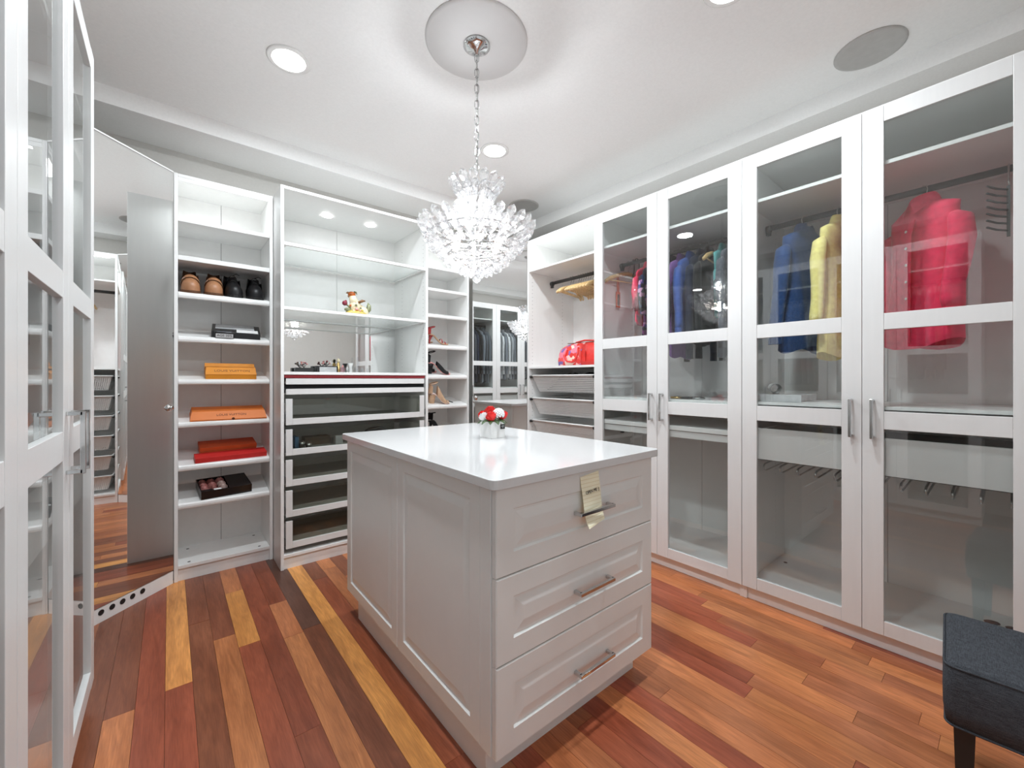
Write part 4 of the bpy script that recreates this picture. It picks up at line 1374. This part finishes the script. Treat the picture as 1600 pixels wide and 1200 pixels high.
def hang(y, mat, label, name='shirt', cat='shirt', rz=0.0, x=RX, z=RZ_, hg=True, **kw):
    g = garment(name, label, cat, (x, y, z + .010), rz, mat, **kw)
    if hg:
        if first[0]:
            first[0] = False
            hb['label'] = 'black hanger of the ' + ' '.join(label.split()[:11])
            hb.location = (x, y, z); hb.rotation_euler = (0, 0, rz)
        else:
            copy_tree(hb, None, 'black hanger of the ' + ' '.join(label.split()[:11]), (x, y, z), rz)
    return g


hang(1.672, 'pink', 'pink short-sleeved top behind the glass beside two black hooks', 'top', 'top', R(6), L=.42, D=.013, sleeve=.16, seed=1)
hang(1.618, 'printcloth', 'purple floral blouse hanging behind the pink top', 'blouse', 'blouse', R(6), L=.55, D=.013, sleeve=.3, seed=2)
hang(1.535, 'printcloth', 'purple floral dress at the edge of the dark garments', 'dress', 'dress', R(6), L=.62, D=.013, sleeve=0, seed=3, W=.19)
hang(1.480, 'blackcloth', 'black jacket between the floral dress and the blue shirt', 'jacket', 'jacket', R(6), L=.56, D=.013, seed=4)
hang(1.425, 'purple', 'purple long top with its hem below the glass bar', 'top', 'top', R(6), L=.66, D=.012, seed=6, sleeve=0)
hang(1.360, 'skyblue', 'blue shirt showing in front of the dark jackets', 'shirt', 'shirt', R(6), L=.52, D=.020, seed=5, W=.21, sleeve=.42)
hang(1.290, 'navy', 'navy shirt beside the bright blue one', 'shirt', 'shirt', R(6), L=.58, D=.016, seed=7)
hang(1.235, 'blackcloth', 'black coat behind the empty wooden hanger', 'coat', 'coat', R(6), L=.50, D=.013, seed=8)
hang(1.150, 'tealcotton', 'short teal top peeking over the charcoal jacket', 'top', 'top', R(6), L=.24, sleeve=0, D=.012, seed=9, W=.17)
hang(1.100, 'charcoal', 'charcoal jacket next to the short teal top', 'jacket', 'jacket', R(6), L=.66, D=.018, seed=10)
hang(1.035, 'blackcloth', 'black jacket farthest from the floral dress on the crowded rail', 'jacket', 'jacket', R(3), L=.66, D=.013, seed=11)
copy_tree(hw, None, 'empty wooden hanger among the dark garments behind the glass', (RX, 1.192, 2.038), R(8))['group'] = 'wooden hangers behind glass'
copy_tree(hw, None, 'empty wooden hanger alone behind the glass next to the hooks', (RX, 1.842, 2.038), R(-12))['group'] = 'wooden hangers behind glass'
hk = thing('hanging_hook', 'black curved hook on the rail, the one nearer the wooden hanger', 'hook', (RX - .0, 1.800, RZ_), R(20), 'black rail hooks')
q = MB(); q.tube([(-.0215, 0, .002), (-.0165, 0, .0175), (.002, 0, .0245), (.0195, 0, .015), (.024, 0, -.03), (.014, 0, -.07), (-.012, 0, -.095), (-.016, 0, -.12), (.0, 0, -.135), (.018, 0, -.125), (.022, 0, -.105)], .0042, 7); q.build('hook', 'black', hk, True)
copy_tree(hk, None, 'black curved hook on the rail, the one nearer the pink top', (RX, 1.770, RZ_), R(-10))
tg = thing('luggage_tag', 'orange leather luggage tag hanging by its strap from a peg behind the glass', 'tag', (2.60, 1.9085, 1.945), 0)
q = MB(); q.tube([(0, -.0005, 0), (0, -.022, 0)], .004, 8); q.build('peg', 'nickel', tg)
q = MB(); q.tube([(.010, -.014, -.12), (.008, -.014, -.03), (.004, -.014, .004), (-.004, -.014, .004), (-.008, -.014, -.03), (-.006, -.014, -.12)], .005, 6, sy=.5); q.build('strap', 'deeporange', tg, True)
q = MB(); q.box(-.022, .026, -.018, -.010, -.235, -.115); q.build('tag_body', 'deeporange', tg, bevel=.004)
q = MB(); q.box(-.012, .016, -.0192, -.0182, -.22, -.135); q.build('card_window', 'brownprint', tg)

hang(0.725, 'denim', 'dark blue denim shirt next to the pale yellow shirt', 'shirt', 'shirt', R(164), L=.66, D=.046, W=.170, seed=21, buttons=6, sleeve=.50)
hang(0.572, 'yellow', 'pale yellow shirt behind the wardrobe glass', 'shirt', 'shirt', R(168), L=.70, D=.034, W=.170, seed=22, buttons=6, sleeve=.46)
hang(0.492, 'peach', 'peach-coloured blouse half hidden behind the yellow shirt', 'blouse', 'blouse', R(168), L=.62, D=.008, W=.165, sleeve=0, seed=23)
hang(0.262, 'pink', 'bright pink buttoned shirt hanging alone behind the glass', 'shirt', 'shirt', R(226), L=.66, D=.058, W=.165, sleeve=.44, seed=24, buttons=6)
th = thing('tie_hanger', 'dark tie hanger with a column of short pegs beside the pink shirt', 'hanger', (RX - .1005, 0.012, RZ_), R(0))
q = MB(); q.tube([(.121, 0, .004), (.118, 0, .013), (.100, 0, .0195), (.082, 0, .008), (.080, 0, -.03), (.06, 0, -.06), (.0, 0, -.07), (.0, 0, -.10)], .003, 6); q.build('hook', 'nickel', th, True)
q = MB(); q.box(-.006, .006, -.005, .005, -.30, -.10); q.build('upright', 'rail', th)
for k in range(7):
    q = MB(); q.tube([(0, 0, -.115 - k * .027), (-.035, .03, -.112 - k * .027), (-.07, .055, -.104 - k * .027)], .004, 6); q.build('peg', 'rail', th, True)

# suits behind the glass of the run beside the camera
LXR = XL - 0.2755
cols = [('slate', 'jacket'), ('charcoal', 'jacket'), ('slate', 'jacket'), ('blackcloth', 'coat'), ('navy', 'jacket'), ('charcoal', 'jacket'), ('charcoal', 'jacket')]
names_l = {'slate': 'slate grey jacket', 'charcoal': 'charcoal jacket', 'blackcloth': 'black coat', 'navy': 'navy jacket', 'greywool': 'mid grey jacket', 'whitecotton': 'white shirt'}
for i, (mt, kd) in enumerate(cols):
    hang(1.235 + i * .056, mt, names_l[mt] + ', %s from the camera on the suit rail beside the teal blanket' % ORD[i], kd, kd, R(random.uniform(-2, 2)), x=LXR, L=.86, D=.013, seed=40 + i, group=mt.replace('cloth', '') + ' garments in the mirrored wardrobes', sleeve=.60)
for i, mt in enumerate(('whitecotton', 'greywool', 'whitecotton', 'slate', 'whitecotton', 'greywool', 'slate', 'charcoal', 'blackcloth', 'charcoal', 'slate', 'blackcloth')):
    hang(1.095 - i * .062, mt, names_l[mt] + ', %s along the rail of shirts nearest the camera' % ORD[i], 'shirt' if mt == 'whitecotton' else 'jacket', 'shirt' if mt == 'whitecotton' else 'jacket', R(random.uniform(-2, 2)), x=LXR, L=.80, D=.014, seed=60 + i, group=mt.replace('cloth', '') + ' garments in the mirrored wardrobes', sleeve=.60)
t = thing('blanket', 'folded teal blanket behind the wardrobe glass closest to the camera', 'blanket', (-0.42, 1.90, 1.4135))
for k in range(3):
    q = MB()
    q.loft([[(x, y, 0.047 * k + z) for x, y, z in ((-.14, yy, .004), (-.13, yy, .042), (.13, yy, .044), (.142, yy, .024), (.13, yy, .002))] for yy in (-.19, .20)])
    q.build('fold', 'tealcloth', t, bevel=.006)

# ------------------------------------------------------------------ handbag and baskets in the open cabinet
t = thing('handbag', 'red leather handbag with a pink floral front, above the wire baskets', 'handbag', (2.585, 2.205, 1.2806), -PI / 2 + R(4))


def bag_sec(x, k=1.0, lo=0.0):
    e = 1 - .18 * (abs(x) / .21) ** 4
    return [(x, y * k, z * e + lo) for y, z in ((-.082, .006), (-.088, .05), (-.080, .11), (-.052, .165), (-.020, .186), (.020, .186), (.052, .165), (.080, .11), (.088, .05), (.082, .006))]


q = MB(); q.loft([bag_sec(x) for x in (.025, .08, .14, .19, .205)]); q.build('body', 'redleather', t, True)
q = MB(); q.loft([bag_sec(x) for x in (-.205, -.18, -.12, -.05, .0245)]); q.build('floral_panel', 'redfloral', t, True)
q = MB(); q.box(-.17, .17, -.010, .010, .187, .192); q.build('zip', 'brownprint', t, bevel=.002)
q = MB(); q.tube([(-.12, -.072, .13), (-.135, -.094, .075), (-.10, -.100, .035), (-.05, -.101, .030), (-.015, -.100, .055), (-.005, -.086, .10), (-.012, -.068, .145)], .0085, 8); q.build('handle', 'redleather', t, True)
q = MB(); q.tube([(-.12, .062, .150), (-.10, .02, .196), (.0, .0, .206), (.10, .01, .200), (.14, .04, .18)], .0075, 8); q.build('handle', 'redleather', t, True)
q = MB(); q.box(.05, .075, -.096, -.0895, .03, .12); q.build('strap_tab', 'redleather', t, bevel=.003)


def perforated(q, c, nx, nz):
    """Quad sheet c = four corners (00, 10, 11, 01) cut by nx by nz slots."""
    c = [Vector(p) for p in c]

    def P(u, v):
        return (c[0] * (1 - u) + c[1] * u) * (1 - v) + (c[3] * (1 - u) + c[2] * u) * v
    vs, fs = [], []
    for i in range(nx):
        for j in range(nz):
            u0, u1, v0, v1 = i / nx, (i + 1) / nx, j / nz, (j + 1) / nz
            a, b2 = .24, .26
            du, dv = u1 - u0, v1 - v0
            o = len(vs)
            vs += [P(u0, v0), P(u1, v0), P(u1, v1), P(u0, v1), P(u0 + a * du, v0 + b2 * dv), P(u1 - a * du, v0 + b2 * dv), P(u1 - a * du, v1 - b2 * dv), P(u0 + a * du, v1 - b2 * dv)]
            fs += [(o, o + 1, o + 5, o + 4), (o + 1, o + 2, o + 6, o + 5), (o + 2, o + 3, o + 7, o + 6), (o + 3, o, o + 4, o + 7)]
    q.add(vs, fs)


def basket(label, w, d, h, group):
    """Pull-out perforated basket; rim at z = 0, front-left corner at the origin."""
    t = thing('wire_basket', label, 'basket', group=group)
    i, f = .030, .055
    T = [(0.012, 0.012, 0), (w - 0.012, 0.012, 0), (w - 0.012, d - 0.012, 0), (0.012, d - 0.012, 0)]
    B = [(0.012 + i, 0.012 + f, -h), (w - 0.012 - i, 0.012 + f, -h), (w - 0.012 - i, d - 0.012 - i, -h), (0.012 + i, d - 0.012 - i, -h)]
    for k, (nx, nz) in enumerate(((46, 10), (32, 10), (46, 10), (32, 10))):
        q = MB(); perforated(q, (B[k], B[(k + 1) % 4], T[(k + 1) % 4], T[k]), nx, nz); q.build('perforated_side', 'basket', t)
    q = MB(); perforated(q, (B[0], B[1], B[2], B[3]), 40, 26); q.build('perforated_bottom', 'basket', t)
    q = MB(); q.tube([(0.006, 0.02, 0), (0.02, 0.006, 0), (w - .02, .006, 0), (w - .006, .02, 0), (w - .006, d - .02, 0), (w - .02, d - .006, 0), (.02, d - .006, 0), (.006, d - .02, 0)], .0065, 8, True, sy=1.0); q.build('rim', 'basket', t, True)
    for x in (-.0015, w + .0015):
        q = MB(); q.tube([(x, .0, -.010), (x, .02, -.010)], .011, 12); q.tube([(x, .02, -.010), (x, d, -.010)], .005, 8); q.build('slide', 'black', t, True)
    return t


order = ['topmost white perforated basket, holding black cloth', 'second white perforated basket down, under the one with black cloth', 'third white perforated basket down from the handbag shelf', 'fourth white perforated basket down from the handbag shelf', 'fifth white perforated basket down from the handbag shelf', 'lowest white perforated basket, just over the cabinet floor']
b0 = None
for k, z in enumerate((1.203, 1.012, 0.824, 0.636, 0.447, 0.258)):
    loc = (XF + 0.010, 2.6773 - 0.031, z)
    if b0 is None:
        b0 = basket(order[k], 0.688, 0.50, 0.135, 'perforated pull-out baskets')
        b0.location = loc; b0.rotation_euler = (0, 0, -PI / 2)
    else:
        copy_tree(b0, None, order[k], loc, -PI / 2)
t = thing('folded_cloth', 'crumpled black cloth heaped in the topmost basket', 'cloth', (XF + 0.010, 2.6773 - 0.031, 1.203), -PI / 2)
rnd = random.Random(4)
g = []
for i in range(13):
    u = i / 12
    g.append([(0.085 + .52 * u, .10 + .34 * v, -.126 + (.128 + .016 * math.sin(u * 17 + v * 5) + .010 * rnd.random()) * min(1, 5 * min(u, 1 - u) + .05) * min(1, 5 * min(v, 1 - v) + .05)) for v in [j / 9 for j in range(10)]])
q = MB(); q.loft(g, False, False, closed=False); q.build('fabric', 'felt', t, True)

# ------------------------------------------------------------------ odds and ends behind the wardrobe glass
t = carton('storage_box', 'flat grey storage box under the paper roll behind the glass', .20, .25, .038, 'silver'); t.location = (2.435, 0.875, 1.0546); t.rotation_euler = (0, 0, -PI / 2)
t = thing('paper_roll', 'rolled white printed paper lying on a grey box behind the glass', 'paper roll', (2.47, 0.80, 1.1215), R(-68))
q = MB()
g = []
for r_ in (.027, .0262):
    g.append(r_)
rings = []
for y in (0, .19):
    ring = [(r_ * math.cos(a), y, r_ * math.sin(a)) for r_, a in [(.0275 - .006 * k / 40, 2 * PI * k / 22) for k in range(45)]]
    rings.append(ring)
q.loft(rings, False, False, closed=False); q.build('sheet', 'paper', t, True)
q = MB(); q.box(-.012, .012, .03, .10, .0278, .0284); q.build('printed_patch', 'inkgrey', t)
t = thing('loose_papers', 'loose white papers beside the paper roll behind the glass', 'papers', (2.44, 0.66, 1.0544), R(-82))
for k in range(3):
    q = MB(); q.M = Matrix.Rotation(R(7 * k - 5), 4, 'Z'); q.box(-.02, .16, 0, .22, .0012 * k, .0012 * k + .001); q.build('sheet', 'paper', t)
for i, (y, m_, r_, lab) in enumerate(((1.372, 'gold', .032, 'gold bangle lying on the shelf below the floral dress'), (1.30, 'black', .036, 'black bangle lying on the shelf between the gold and silver ones'), (1.23, 'nickel', .030, 'silver bangle lying on the shelf behind the glass'))):
    t = thing('bangle', lab, 'bangle', (2.50, y, 1.0495), 0)
    q = MB(); q.tube([(r_ * math.cos(2 * PI * k / 24), r_ * math.sin(2 * PI * k / 24), .007) for k in range(24)], .0065, 8, True); q.build('ring', m_, t, True)
for i, (x, y, lab) in enumerate(((2.80, .06, 'dark oval sachet on the wardrobe floor closest to the ottoman'), (2.80, .005, 'small dark sachet beside the oval one on the wardrobe floor'))):
    t = thing('sachet', lab, 'sachet', (x, y, .0905), R(20))
    q = MB(); q.ball((0, 0, .008), .022 - .006 * i, 8, (.7, 1.2, .36)); q.build('body', 'charcoal', t, True)

# ------------------------------------------------------------------ on the island
t = thing('flower_box', 'square white planter of red roses and white blooms on the worktop', 'flower box', (1.176, 1.567, ITOP + .0006), R(3))
w, h = .083, .076
for bx in ((-w / 2, w / 2, -w / 2, -w / 2 + .005), (-w / 2, w / 2, w / 2 - .005, w / 2), (-w / 2, -w / 2 + .005, -w / 2 + .0052, w / 2 - .0052), (w / 2 - .005, w / 2, -w / 2 + .0052, w / 2 - .0052)):
    q = MB(); q.box(*bx, 0, h); q.build('planter_side', 'ceramic', t)
q = MB(); q.box(-w / 2 + .0052, w / 2 - .0052, -w / 2 + .0052, w / 2 - .0052, 0, h - .012); q.build('moss', 'leaf', t)
BR = [rose_mesh(.026, 10 + i) for i in range(3)]
spots = [(-.032, -.030, .018, 'rosered'), (.044, -.022, .018, 'rosered'), (-.004, .010, .040, 'rosered'), (.036, .034, .020, 'rosered'), (-.040, .012, .012, 'whitepetal'), (-.022, .040, .016, 'rosered'), (.010, .044, .012, 'whitepetal')]
for i, (x, y, z, m_) in enumerate(spots):
    o = link('rose', BR[i % 3].copy(), m_, t)
    o.location = (x, y, h + .008 + z); o.rotation_euler = (R(-14 if y < 0 else 14) * (abs(y) > .02), R(18) * (1 if x > 0 else -1) * (abs(x) > .015), i * 1.3)
rn = random.Random(9)
q = MB()
for k in range(70):
    zz = 1 - 1.5 * (k + .5) / 70
    rr = math.sqrt(max(0, 1 - zz * zz)); a = k * 2.39996
    q.ball((.024 * rr * math.cos(a), .024 * rr * math.sin(a), .024 * zz), .0052, 4)
o = q.build('white_bloom', 'whitepetal', t, True); o.location = (.006, -.038, h + .034)
for k in range(12):
    a = 2 * PI * k / 12 + .2
    q = MB()
    L_ = .040 + .01 * rn.random()
    g = []
    for i in range(6):
        u = i / 5
        ww = .013 * math.sin(PI * min(1, u * .95 + .04))
        g.append([(.030 + L_ * u, -ww, h + .006 + .012 * u - .030 * u * u), (.030 + L_ * u, 0, h + .009 + .012 * u - .030 * u * u), (.030 + L_ * u, ww, h + .006 + .012 * u - .030 * u * u)])
    q.M = Matrix.Rotation(a, 4, 'Z'); q.loft(g, False, False, closed=False); q.build('leaf', 'leaf', t, True)
q = MB(); q.box(.018, .034, -w / 2 - .0022, -w / 2 - .0004, h - .030, h + .004); q.build('tag_clip', 'ceramic', t)
q = MB(); q.box(.012, .038, -w / 2 - .0040, -w / 2 - .0024, h - .036, h - .014); tgp = q.build('black_tag', 'black', t)
for za, zb, xa, xb in ((h - .0235, h - .0205, .016, .034), (h - .0300, h - .0280, .021, .029)):
    q = MB(); q.box(xa, xb, -w / 2 - .0044, -w / 2 - .0041, za, zb); q.build('tag_print', 'inkgrey', t)

t = thing('paper_note', 'pale yellow ruled note with handwriting, tucked behind the top drawer handle', 'note', (1.048, IY0 - .0010, 0.70))
ys = [(-.036, -.012), (-.024, .010), (-.0165, .036), (-.0125, .070), (-.008, .105), (-.003, .130), (-.0008, .150)]
wn = .098
rings = [[(-.004 + z * -.03, y, z), (wn - .004 + z * -.06, y * .55 - .001, z + .010), (wn - .004 + z * -.06, y * .55 - .0006, z + .010), (-.004 + z * -.03, y + .0004, z)] for y, z in ys]
q = MB(); q.loft(rings); q.build('sheet', 'note', t)
lettering('OPEN ME :)', .0150, 'ink', t, (.0430, -.0075 - .0035, .099), (R(82), R(-4), R(1)), depth=.0003, sx=.93)

# ------------------------------------------------------------------ ottoman
OA = R(4)
t = thing('ottoman', 'square charcoal upholstered footstool with piped seams and black legs', 'footstool', (1.579, 0.115, 0), OA)
OW, OD, OZ0, OZ1 = .350, .40, .262, .430
n = 8


def pill(ins, z):
    rc2 = .022
    p = []
    for cx, cy, a0 in ((OW - rc2 - ins, -rc2 - ins, 0), (rc2 + ins, -rc2 - ins, 90), (rc2 + ins, -OD + rc2 + ins, 180), (OW - rc2 - ins, -OD + rc2 + ins, 270)):
        for k in range(n):
            a = R(a0 + 90 * k / (n - 1))
            p.append((cx + rc2 * math.cos(a), cy + rc2 * math.sin(a), z))
    return p


q = MB(); q.loft([pill(.002, OZ0), pill(-.004, OZ0 + .05), pill(-.005, OZ0 + .10), pill(-.001, OZ1 - .012), pill(.004, OZ1 - .003), pill(.012, OZ1)]); q.build('cushion', 'ottoman', t, True, sub=0)
for z, ins in ((OZ1 - .010, -.002), (OZ0 + .004, .000)):
    q = MB(); q.tube(pill(ins, z), .0028, 6, True); q.build('piping', 'ottoman', t, True)
for cx, cy in ((.008, -.008), (OW - .008, -.008), (.008, -OD + .008), (OW - .008, -OD + .008)):
    q = MB(); q.tube([(cx, cy, OZ0 + .01), (cx, cy, OZ1 - .010)], .0025, 6); q.build('piping', 'ottoman', t, True)
for cx, cy in ((.035, -.035), (OW - .035, -.035), (.035, -OD + .035), (OW - .035, -OD + .035)):
    q = MB(); q.loft([[(cx + s * math.cos(R(45 + 90 * k)), cy + s * math.sin(R(45 + 90 * k)), z) for k in range(4)] for s, z in ((.018, 0), (.028, OZ0 - .0005))]); q.build('leg', 'ottomanleg', t)
